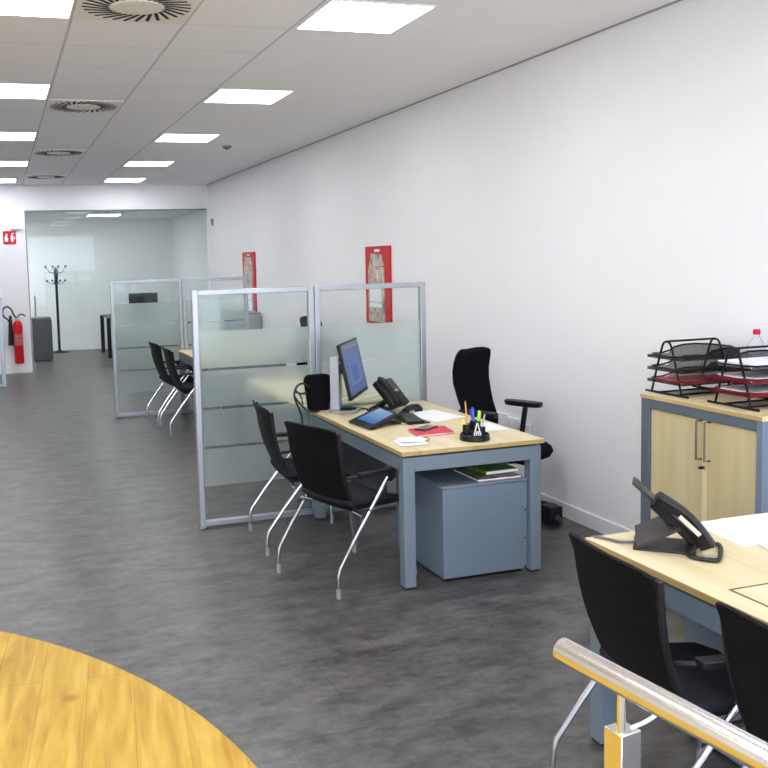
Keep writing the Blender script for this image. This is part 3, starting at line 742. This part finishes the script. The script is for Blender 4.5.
# framed red posters on the wall
def photo_mat(name, seed):
    m, nt, b = new_mat(name); N = nt.nodes; L = nt.links.new
    tc = N.new('ShaderNodeTexCoord'); mp = N.new('ShaderNodeMapping'); mp.inputs['Location'].default_value = (seed, seed*2, seed); mp.inputs['Scale'].default_value = (1, 7, 4); L(tc.outputs['Object'], mp.inputs[0])
    n = N.new('ShaderNodeTexNoise'); n.inputs['Scale'].default_value = 1.6; n.inputs['Detail'].default_value = 3; L(mp.outputs[0], n.inputs['Vector'])
    r = N.new('ShaderNodeValToRGB'); e = r.color_ramp.elements; e[0].position = .3; e[0].color = (.12, .13, .10, 1); e[1].position = .7; e[1].color = (.70, .69, .64, 1)
    k = e.new(.42); k.color = (.38, .38, .32, 1); k = e.new(.52); k.color = (.60, .55, .48, 1); k = e.new(.58); k.color = (.42, .16, .14, 1)
    L(n.outputs['Fac'], r.inputs[0]); L(r.outputs[0], b.inputs['Base Color']); b.inputs['Roughness'].default_value = .4
    return m
def poster(label, y0, y1, z0, z1, seed):
    t = thing('wall_poster', label, 'poster', (WX, (y0+y1)/2, (z0+z1)/2), 0, 'red framed wall posters')
    a, b = (y1-y0)/2, (z1-z0)/2; f = .085
    MB().box(-.018, 0, -a, a, -b, b).build('red_board', M['red'], t, bevel=.004)
    MB().box(-.021, -.018, -a+f+.05, a-f*.9, -b+.02, b-.20).build('photo_print', photo_mat('poster_print_%d' % seed, seed), t)
    MB().prism([(-a+.13, b-.19), (a-.10, b-.20), (a-.14, b-.07), (-a+.2, b-.08)], .018, .0205, Matrix(((0,0,-1,0),(1,0,0,0),(0,1,0,0),(0,0,0,1)))).build('red_print', photo_mat('poster_red_%d' % seed, seed+.4), t)
    MB().box(-.024, -.021, -a+.2, a-.11, -.16, .0).build('white_notice', M['paper'], t)
    MB().box(-.024, -.021, -a+.2, a-.11, -b+.16, -.17).build('white_notice', M['paper'], t)
    MB().box(-.0205, -.018, -.06, .06, b-.055, b-.03).build('white_header', M['white'], t)
poster('red framed poster on the white wall above the nearest partition', 7.86, 8.46, 1.095, 1.842, 3)
poster('distant red framed poster on the white wall above the far partition', 12.57, 13.25, .80, 1.855, 8)
gb = thing('filing_cabinet', 'grey cabinet below the distant red poster, behind the partition glass', 'cabinet', (3.26, 12.55, 0))
MB().box(-.2, .2, -.24, .24, .03, .985).build('body', plain('grey_green_steel', (.34, .36, .34), .5), gb, bevel=.004)
MB().box(-.205, .205, -.245, .245, .985, 1.005).build('top', M['bluegrey'], gb, bevel=.003)
MB().box(-.18, .18, -.22, .22, 0, .03).build('plinth', M['black'], gb)
for s in (-1, 1):
    d = MB().box(-.212, -.2, s*.122-.115, s*.122+.115, .04, .975).build('door', M['bluegrey_dark'], gb, bevel=.002)
    MB().box(-.225, -.212, s*.03-.006, s*.03+.006, .5, .62).build('handle', M['alu'], d)
th_ = thing('thermostat', 'small grey thermostat on the right wall near the glazed office', 'thermostat', (WX, 15.19, 2.39))
MB().box(-.025, .003, -.05, .05, -.06, .06).build('housing', plain('grey_housing', (.35, .36, .37), .5), th_, bevel=.004)
MB().box(-.027, -.025, -.03, .03, -.01, .04).build('display', M['lcd'], th_)

# ------------------------------------------------------------------ far left: fire point and glazed office furniture
fs = thing('fire_sign', 'square red fire sign with white pictograms on the far wall', 'sign', (.199, YF, 2.205))
MB().box(-.1, .1, -.008, 0, -.105, .105).build('board', M['red'], fs, bevel=.002)
pg = MB()                                    # flame, arrow-like hose reel and extinguisher pictograms in white
Mf = Matrix(((1,0,0,0),(0,0,1,0),(0,1,0,0),(0,0,0,1)))
pg.prism([(-.075, -.065), (-.025, -.065), (-.02, -.02), (-.035, .01), (-.03, .05), (-.052, .07), (-.06, .03), (-.08, .0), (-.07, -.03)], -.0105, -.008, Mf)
pg.prism([(.02, -.07), (.06, -.07), (.06, .03), (.05, .045), (.03, .045), (.02, .03)], -.0105, -.008, Mf)
pg.prism([(.03, .05), (.075, .06), (.075, .075), (.03, .07)], -.0105, -.008, Mf)
pg.prism([(.066, .02), (.078, .015), (.084, -.03), (.07, -.03)], -.0105, -.008, Mf)
pg.build('pictograms', M['white'], fs)
eb_ = thing('emergency_lamp', 'small white emergency lamp just above the red fire sign', 'lamp', (.31, YF, 2.36))
MB().box(-.085, .085, -.05, 0, -.03, .03).build('housing', M['white'], eb_, bevel=.006)
MB().box(-.07, .07, -.054, -.05, -.02, .02).build('lens', M['lampframe'], eb_)
fe = thing('fire_extinguisher', 'red fire extinguisher with black hose hung on the far wall', 'fire extinguisher', (.25, YF-.115, .17))
MB().lathe([(.06, .0), (.07, .012), (.073, .03), (.073, .60), (.066, .655), (.04, .69), (.03, .70)], 22).build('cylinder', M['red'], fe)
MB().lathe([(.03, .70), (.03, .74), (.018, .75)], 14).build('valve', M['brass'], fe)
MB().tube([(-.005, 0, .745), (.03, 0, .79), (.09, 0, .80), (.125, 0, .76)], .011, 8, smooth=1).build('handle', M['dark'], fe)
MB().tube([(.0, 0, .735), (-.05, -.01, .78), (-.09, -.01, .90), (-.17, -.01, .94), (-.235, -.01, .86), (-.21, -.01, .76), (-.14, -.01, .72), (-.10, -.01, .62)], .013, 8, smooth=2).build('hose', M['black'], fe)
MB().tube([(-.105, -.01, .88-.1), (-.11, -.01, .62), (-.118, -.01, .30)], [.02, .045], 12).build('horn', M['black'], fe)
MB().box(-.05, .05, .06, .115, .45, .52).build('wall_bracket', M['dark'], fe)
MB().lathe([(.0737, .30), (.0737, .48)], 22).build('label_band', plain('label_print', (.45, .12, .10), .5, vary=.5, scale=40), fe)

gc = thing('drawer_pedestal', 'dark grey metal drawer unit beside the coat stand in the glazed office', 'drawer unit', (.70, 17.45, 0), math.radians(0))
MB().box(-.165, .165, -.28, .28, .03, .76).build('body', M['graphite'], gc, bevel=.004)
MB().box(-.17, .17, -.285, .285, .76, .785).build('top_panel', plain('graphite_top', (.05, .053, .057), .5), gc, bevel=.003)
MB().box(-.15, .15, -.26, .26, 0, .03).build('plinth', M['black'], gc)
for k in range(3):
    d = MB().box(.165, .178, -.27, .27, .045+.237*k, .27+.237*k).build('drawer', M['graphite'], gc, bevel=.002)
    MB().box(.178, .192, -.08, .08, .2+.237*k, .214+.237*k).build('handle', M['alu'], d)

ct = thing('coat_stand', 'black and chrome coat stand against the back wall of the glazed office', 'coat stand', (1.085, 18.78, 0))
MB().lathe([(.20, 0), (.20, .012), (.06, .03), (.03, .05)], 24).build('base', M['black'], ct)
MB().lathe([(.026, .05), (.026, 1.35), (.04, 1.36), (.04, 1.60), (.03, 1.66), (.012, 1.70)], 16).build('pole', M['black'], ct)
for k in range(8):
    a = PI/2*(k//2) + .2 + .15*(k % 2); top = k % 2 == 0; z = 1.58 if top else 1.36
    c, s_ = math.cos(a), math.sin(a)
    L_ = .2 if top else .19; dz = .12 if top else .06
    hk = MB().tube([(.03*c, .03*s_, z), (.12*c, .12*s_, z+.02), (L_*c, L_*s_, z+dz)], .009, 6).build('hook', M['chrome'], ct)
    MB().lathe([(.008, -.022), (.022, -.012), (.024, 0), (.022, .012), (.008, .022)], 12, Matrix.Translation((L_*c, L_*s_, z+dz+.012))).build('knob', M['black'], hk)

tb = thing('meeting_table', 'dark table end with two slim legs beside the far partition, in the glazed office', 'table', (2.66, 17.65, 0))
MB().box(-.80, .75, -.60, .60, .735, .745).build('tabletop', M['graphite'], tb, bevel=.003)
for sx in (-1, 1):
    for sy in (-1, 1):
        MB().box(sx*.77-.035, sx*.77+.035 if sx < 0 else .75, sy*.56-.035, sy*.56+.035, 0, .735).build('leg', M['black'], tb)
mt = thing('computer_monitor', 'dark screen seen through the clear top band of the far partition', 'monitor', (2.57, 17.25, .745))
MB().box(-.12, .12, -.09, .09, 0, .012).build('base', M['black'], mt, bevel=.003)
MB().box(-.025, .025, .0, .02, .012, .2).build('column', M['black'], mt)
p2 = MB().box(-.27, .27, -.03, 0, .10, .43).build('panel', M['black'], mt, bevel=.003)
MB().box(-.258, .258, -.0315, -.03, .115, .42).build('screen', plain('dark_blue_screen', (.012, .016, .032), .15), p2)

# ------------------------------------------------------------------ right side: cabinet with trays
cab = thing('storage_cabinet', 'blue-grey cabinet with pale wood doors against the right wall', 'cabinet', (3.265, 3.435, 0))
# local: front at x=-.225, back at x=.218
CF, CBk, CY0, CY1, CH = -.225, .208, -.385, .385, 1.03
MB().box(CF, CBk, CY0-.002, CY1+.002, CH-.022, CH).build('top', M['desktop'], cab, bevel=.002)
MB().box(CF-.0012, CF+.0005, CY0, CY1, CH-.0215, CH-.0015).build('top_edge', M['edge'], cab)
MB().box(CF+.004, CBk, CY0, CY0+.035, .03, CH-.022).build('side_panel', M['bluegrey_dark'], cab, bevel=.002)
MB().box(CF+.004, CBk, CY1-.06, CY1, .03, CH-.022).build('side_panel', M['slate'], cab, bevel=.002)
MB().box(CF+.004, CBk, CY0+.035, CY1-.06, CH-.068, CH-.022).build('top_rail', M['slate'], cab, bevel=.002)
MB().box(CBk-.01, CBk, CY0+.035, CY1-.06, .05, CH-.068).build('back_panel', M['bluegrey_dark'], cab)
MB().box(CF+.02, CBk-.01, CY0+.035, CY1-.06, .03, .06).build('bottom_panel', M['bluegrey_dark'], cab)
MB().box(CF+.03, CBk-.03, CY0+.02, CY1-.02, 0, .03).build('plinth', M['black'], cab)
dmid = -.045
for i, (a, b) in enumerate([(CY0+.038, dmid-.012), (dmid+.014, CY1-.063)]):
    d = MB().box(CF+.014, CF+.03, a, b, .065, CH-.072).build('door', M['cabwood'], cab, bevel=.002)
    hy = dmid + .013 + .012 if i else dmid - .012 - .016
    MB().tube([(CF+.014, hy, .955), (CF-.016, hy, .955), (CF-.016, hy, .775), (CF+.014, hy, .775)], .0055, 8).build('handle', plain('dark_bronze_handle%d' % i, (.20, .17, .13), .35, .8), d)
MB().box(CF+.010, CF+.03, dmid-.012, dmid+.014, .065, CH-.072).build('centre_strip', wood('pale_strip', '#DACB9E', '#E0D2A8', '#D0BF8E', .5, 'Z'), cab)
lk = MB().lathe([(.011, 0), (.011, .006), (.008, .008)], 14, Matrix.Translation((CF+.010, dmid, .742)) @ Matrix.Rotation(-PI/2, 4, 'Y')).build('lock', M['brass'], cab)
MB().box(CF-.022, CF+.002, dmid-.010, dmid+.006, .735, .747).build('key', M['black'], lk, bevel=.003)

def mesh_mat():
    m = bpy.data.materials.new('black_wire_mesh'); m.use_nodes = True; nt = m.node_tree; N = nt.nodes; L = nt.links.new
    b = N['Principled BSDF']; b.inputs['Base Color'].default_value = (.008, .008, .010, 1); b.inputs['Roughness'].default_value = .6; b.inputs['Specular IOR Level'].default_value = .2
    t = N.new('ShaderNodeBsdfTransparent'); tc = N.new('ShaderNodeTexCoord'); mp = N.new('ShaderNodeMapping'); mp.inputs['Rotation'].default_value = (0, 0, PI/4); L(tc.outputs['Object'], mp.inputs[0])
    ck = N.new('ShaderNodeTexChecker'); ck.inputs['Scale'].default_value = 420; L(mp.outputs[0], ck.inputs['Vector'])
    k = N.new('ShaderNodeMath'); k.operation = 'MULTIPLY'; k.inputs[1].default_value = .2; k.operation = 'MULTIPLY_ADD'; k.inputs[2].default_value = .45; L(ck.outputs['Fac'], k.inputs[0])
    x = N.new('ShaderNodeMixShader'); L(k.outputs[0], x.inputs[0]); L(b.outputs[0], x.inputs[1]); L(t.outputs[0], x.inputs[2])
    L(x.outputs[0], N['Material Output'].inputs[0]); return m
M['wire'] = plain('black_wire', (.006, .006, .007), .5, spec=.2)
M['mesh'] = mesh_mat()
M['redwire'] = plain('dark_red_rim', (.13, .006, .014), .45, spec=.25)
CT = 1.03
def tray_rack(label, x, y, redrows):
    t = thing('letter_tray_rack', label, 'letter tray', (x, y, CT), 0, 'black mesh letter tray racks')
    # origin under the middle; opens to -X.  frames at x=-.13 and x=.10
    fw = .135
    for fx in (-.165, .125):
        MB().tube([(fx, fw*.78, .006), (fx, fw*.62, .08), (fx, .035, .235), (fx, .018, .262), (fx, -.018, .262), (fx, -.035, .235), (fx, -fw*.62, .08), (fx, -fw*.78, .006)], .0052, 8, smooth=1).build('a_frame', M['wire'], t)
        MB().tube([(fx, -.15, .006), (fx, .15, .006)], .006, 8).build('foot_bar', M['wire'], t)
    MB().tube([(-.165, 0, .264), (.125, 0, .264)], .0052, 8).build('top_bar', M['wire'], t)
    MB().tube([(-.165, .06, .006), (.125, .06, .006)], .0045, 8).build('base_bar', M['wire'], t)
    MB().tube([(-.165, -.06, .006), (.125, -.06, .006)], .0045, 8).build('base_bar', M['wire'], t)
    x0, x1, yw = -.185, .165, .128
    for k, z in enumerate((.058, .118, .178)):
        rim = M['redwire'] if redrows[k] else M['wire']
        hl, hh = .016, .050
        loop = [(x0, -yw*.9, z+hl), (x0+.13, -yw, z+hl), (x0+.19, -yw, z+hh), (x1, -yw, z+hh), (x1, yw, z+hh), (x0+.19, yw, z+hh), (x0+.13, yw, z+hl), (x0, yw*.9, z+hl)]
        r = MB().tube(loop, .0045, 8, closed=True, smooth=1).build('tray_rim', rim, t)
        f = MB().box(x0+.006, x1-.004, -yw+.006, yw-.006, z-.001, z+.001)
        for s in (-1, 1):
            f.prism([(x0+.006, z), (x1-.004, z), (x1-.004, z+hh-.003), (x0+.19, z+hh-.003), (x0+.13, z+hl-.003), (x0+.006, z+hl-.003)], s*(yw-.005)-.001, s*(yw-.005)+.001, Matrix(((1,0,0,0),(0,0,1,0),(0,1,0,0),(0,0,0,1))))
        f.box(x1-.006, x1-.004, -yw+.006, yw-.006, z, z+hh-.003)
        f.box(x0+.005, x0+.007, -yw*.9, yw*.9, z, z+hl-.003)
        f.build('tray_mesh', M['redwire'] if redrows[k] == 2 else M['mesh'], r)
    return t
TR1, TR2 = (3.268, 3.71), (3.28, 3.295)
tray_rack('black wire letter tray rack at the far left end of the cabinet top', *TR1, (1, 0, 0))
tray_rack('black wire letter tray rack with white papers, in front of the bottle', *TR2, (2, 2, 0))
def inlay(name, label, cat, c, z, w, d, t, mat, rz=0, group=None, off=0):
    o = MB().box(-w/2, w/2, -d/2, d/2, 0, t).build(name, mat); o.location = (c[0]-.01+off, c[1], CT+z+.0015); o.rotation_euler = (0, 0, rz)
    return tag(o, label, cat, group)
inlay('card_folder', 'pale red folder in the bottom tray of the left letter rack', 'folder', TR1, .058, .27, .20, .014, M['pinkfolder'], .03, 'filed folders')
inlay('paper_stack', 'thin white papers in the top tray of the right letter rack', 'paper', TR2, .178, .29, .21, .022, M['paper'], .02, 'filed paper stacks')
inlay('paper_stack', 'white papers in the middle tray of the right letter rack', 'paper', TR2, .118, .29, .21, .02, M['paper'], -.02, 'filed paper stacks')
inlay('paper_stack', 'white papers in the bottom tray of the right letter rack', 'paper', TR2, .058, .29, .21, .018, M['paper'], .01, 'filed paper stacks')
bt = thing('water_bottle', 'clear plastic bottle with a red cap on the cabinet behind the right letter rack', 'bottle', (3.452, 3.495, CT))
def pet_mat():
    m, nt, b = new_mat('clear_bottle_plastic'); b.inputs['Base Color'].default_value = (.86, .9, .95, 1); b.inputs['Roughness'].default_value = .12
    b.inputs['Transmission Weight'].default_value = .75; b.inputs['IOR'].default_value = 1.12; return m
bt.location = (3.441, 3.497, CT)
MB().lathe([(.034, 0), (.043, .008), (.045, .05), (.0435, .055), (.045, .06), (.045, .15), (.0435, .155), (.045, .16), (.045, .205), (.039, .24), (.019, .275), (.0125, .283), (.0125, .297)], 22).build('bottle_body', pet_mat(), bt)
MB().lathe([(.0155, .297), (.0165, .299), (.0165, .318), (.014, .321)], 18).build('cap', plain('red_cap', (.55, .01, .02), .4, spec=.3), bt)
# ------------------------------------------------------------------ things on the nearest desk
p2 = thing('desk_telephone', 'black desk telephone on the nearest desk, seen from its side', 'telephone', (2.125, 2.485, D), math.radians(-40))
# faces +X; console tilted 48 degrees
tl = Matrix.Translation((.0, 0, .088)) @ Matrix.Rotation(math.radians(43), 4, 'Y')
co = MB().box(-.10, .10, -.02, .10, -.018, .016, tl).build('console', M['phoneblack'], p2, bevel=.007)
MB().box(-.19, -.085, .0, .09, -.004, .005, tl).build('display_flap', M['dark'], co, bevel=.003)
MB().box(-.185, -.09, .006, .084, .005, .0065, tl).build('display', M['lcd'], co)
kk = MB()
for i in range(4):
    for j in range(3): kk.box(.0+.022*i, .015+.022*i, .02+.024*j, .037+.024*j, .016, .02, tl)
kk.build('keys', M['dark'], co)
# handset: bowed body along the near side of the console
rows = []
for i in range(15):
    u = i/14; x = -.112 + .215*u
    zt = .030 + .026*math.sin(u*PI); hw = .026 + .004*math.cos(u*2*PI)
    rows.append([tuple(tl @ Vector((x, -.062 + v*hw, zt - .006*v*v))) for v in [q/4-1 for q in range(9)]])
hs = MB().shell(rows, lambda u, v: .05 - .018*math.sin(u*PI)).build('handset', M['phoneblack'], p2, bevel=.008, sharp=60)
MB().box(-.03, .055, -.098, -.0905, .036, .05, tl).build('pale_strip', plain('painted_reflection', (.62, .55, .45), .4), hs, bevel=.002)  # pale strip painted in for the reflection along the handset
wing = MB().slab([(-.125, -.02, .085), (-.115, .09, .085), (.03, .10, .115), (.015, -.06, .105)], .008)
MB().slab([(-.125, -.055, .014), (-.135, .09, .045), (-.01, .10, .108), (.01, -.05, .088)], .01).build('stand', M['phonegrey'], p2, bevel=.002)
MB().box(-.135, .06, -.05, .10, 0, .010).build('foot_plate', M['dark'], p2, bevel=.003)
mk = MB().slab([(-.052, .018, .0775), (-.058, .040, .0830), (-.042, .044, .0980), (-.036, .022, .0925)], .001)
base = [(2.150, 2.43, .765), (2.135, 2.42, .752), (2.10, 2.405, .749), (2.10, 2.375, .749), (2.137, 2.327, .749), (2.16, 2.328, .749), (2.275, 2.445, .749), (2.262, 2.468, .749), (2.225, 2.47, .752), (2.185, 2.45, .765)]
MB().tube(local(p2, base), .0075, 8, smooth=2).build('cord', M['cable'], p2)
MB().tube(local(p2, [(2.03, 2.56, .756), (1.995, 2.60, .746), (1.975, 2.66, .746), (1.95, 2.695, .746)]), .005, 8, smooth=2).build('lead', plain('grey_lead', (.12, .12, .13), .5), p2)
sheet('paper_sheet', 'white sheet at the far right of the nearest desk, beside the telephone', 'paper', [(2.372, 2.70), (2.345, 2.42), (2.55, 2.42), (2.58, 2.70)], D+.0005, .003, M['paper'], 'loose papers')
sheet('paper_sheet', 'second white sheet overlapping at the right edge of the nearest desk', 'paper', [(2.50, 2.695), (2.385, 2.36), (2.72, 2.33), (2.74, 2.69)], D+.0042, .003, M['paper'], 'loose papers')
pad = thing('desk_pad', 'thin desk pad with a dark outline at the right edge of the nearest desk', 'desk pad', (2.22, 1.90, D))
a = MB().box(-.215, .25, -.30, .225, .0005, .002).build('mat', M['desktop'], pad)
fr = MB().box(-.215, .25, .219, .225, .002, .0032).box(-.215, .25, -.30, -.294, .002, .0032).box(-.215, -.209, -.294, .219, .002, .0032).box(.244, .25, -.294, .219, .002, .0032)
fr.build('outline', plain('dark_outline', (.10, .08, .07), .6), pad)
st = thing('stapler', 'small black object at the picture edge on the nearest desk', 'stapler', (2.26, 2.165, D), math.radians(10))
MB().box(-.03, .11, -.018, .018, 0, .012).build('base', M['black'], st, bevel=.004)
MB().box(-.035, .105, -.016, .016, .016, .045).build('arm', M['black'], st, bevel=.01)
MB().box(.07, .1, -.014, .014, .012, .016).build('hinge', M['dark'], st)

# ------------------------------------------------------------------ steel handrail beside the wood floor
hr = thing('steel_handrail', 'polished steel handrail on a square post in the right foreground', 'handrail', (1.062, 1.40, 0))
ra = Vector((1.022, 1.507, .968)); rb = Vector((1.082, 1.055, .968)); dv = (rb-ra).normalized(); o_ = Vector((1.062, 1.40, 0))
MB().tube([tuple(ra - o_), tuple(ra - o_ + dv*1.9)], .024, 32).build('rail', M['steel'], hr)
MB().lathe([(.024, -.0015), (.024, .0015), (.020, .003)], 28, Matrix.Translation(tuple(ra-o_)) @ dv.to_track_quat('-Z', 'Y').to_matrix().to_4x4()).build('end_cap', M['steel'], hr)
q = Matrix.Rotation(math.atan2(dv.y, dv.x)+PI/2, 4, 'Z')
for k, s in enumerate((.0, 1.3)):
    base = (Vector((1.079, 1.40, 0)) - o_) + dv*s
    Mt = Matrix.Translation(base) @ q
    ps = MB().box(-.0245, .0245, -.0225, .0225, .006, .85, Mt).build('post', M['steel'], hr, bevel=.0015)
    top = base - Vector((.02, 0, 0)) if k == 0 else base
    top = base + Vector((-.012, -.012, 0))
    MB().tube([(top.x, top.y, .85), (top.x, top.y, .945)], .0085, 14).build('neck', M['steel'], ps)
    MB().box(-.045, .045, -.045, .045, .0, .008, Mt).build('base_plate', M['steel'], ps)
    MB().tube([(base.x+.01, base.y-.012, .855), (base.x+.03, base.y-.03, .872), (base.x+.035, base.y-.07, .915), (base.x+.022, base.y-.09, .95)], .004, 8, smooth=1).build('tie', M['white'], ps)

# ------------------------------------------------------------------ camera
yaw, pitch, roll, camz, fpx, px, py = CAL = (0.2995, -0.0908, -0.0279, 1.7516, 916.265, 284.47, 341.63)
F = Vector((math.sin(yaw)*math.cos(pitch), math.cos(yaw)*math.cos(pitch), math.sin(pitch)))
r0 = Vector((math.cos(yaw), -math.sin(yaw), 0)); u0 = r0.cross(F)
Rv = r0*math.cos(roll) + u0*math.sin(roll); Uv = u0*math.cos(roll) - r0*math.sin(roll)
cam = bpy.data.cameras.new('camera'); co_ = bpy.data.objects.new('camera', cam); C.objects.link(co_)
mw = Matrix.Identity(4)
for i in range(3): mw[i][0] = Rv[i]; mw[i][1] = Uv[i]; mw[i][2] = -F[i]
mw[2][3] = camz
co_.matrix_world = mw
cam.sensor_width = 36; cam.sensor_fit = 'HORIZONTAL'; cam.lens = 36*fpx/768
cam.shift_x = (384-px)/768; cam.shift_y = (py-384)/768
cam.clip_start = .05; cam.clip_end = 100
bpy.context.scene.camera = co_

# ------------------------------------------------------------------ daylight through the shop front
w = bpy.data.worlds.new('daylight'); bpy.context.scene.world = w; w.use_nodes = True
nt = w.node_tree; bg = nt.nodes['Background']
sky = nt.nodes.new('ShaderNodeTexSky'); sky.sky_type = 'HOSEK_WILKIE'; sky.turbidity = 5; sky.sun_direction = (.3, .5, .8)
mixc = nt.nodes.new('ShaderNodeMixRGB'); mixc.inputs[0].default_value = .65; mixc.inputs[2].default_value = (.90, .96, 1.10, 1)
nt.links.new(sky.outputs[0], mixc.inputs[1]); nt.links.new(mixc.outputs[0], bg.inputs['Color'])
bg.inputs['Strength'].default_value = 7.0
for i, (x0, x1) in enumerate([(XL+.15, -1.1), (-.95, .9), (1.05, WX-.15)]):
    l = bpy.data.lights.new('window_portal', 'AREA'); l.shape = 'RECTANGLE'; l.size = x1-x0; l.size_y = 2.45
    lo = bpy.data.objects.new('window_portal', l); C.objects.link(lo); lo.location = ((x0+x1)/2, Y0-.05, 1.525); lo.rotation_euler = (PI/2, 0, 0)
    l.cycles.is_portal = True
vs = bpy.context.scene.view_settings
vs.view_transform = 'Standard'; vs.look = 'None'; vs.gamma = 1; vs.use_curve_mapping = False; vs.exposure = 0.58
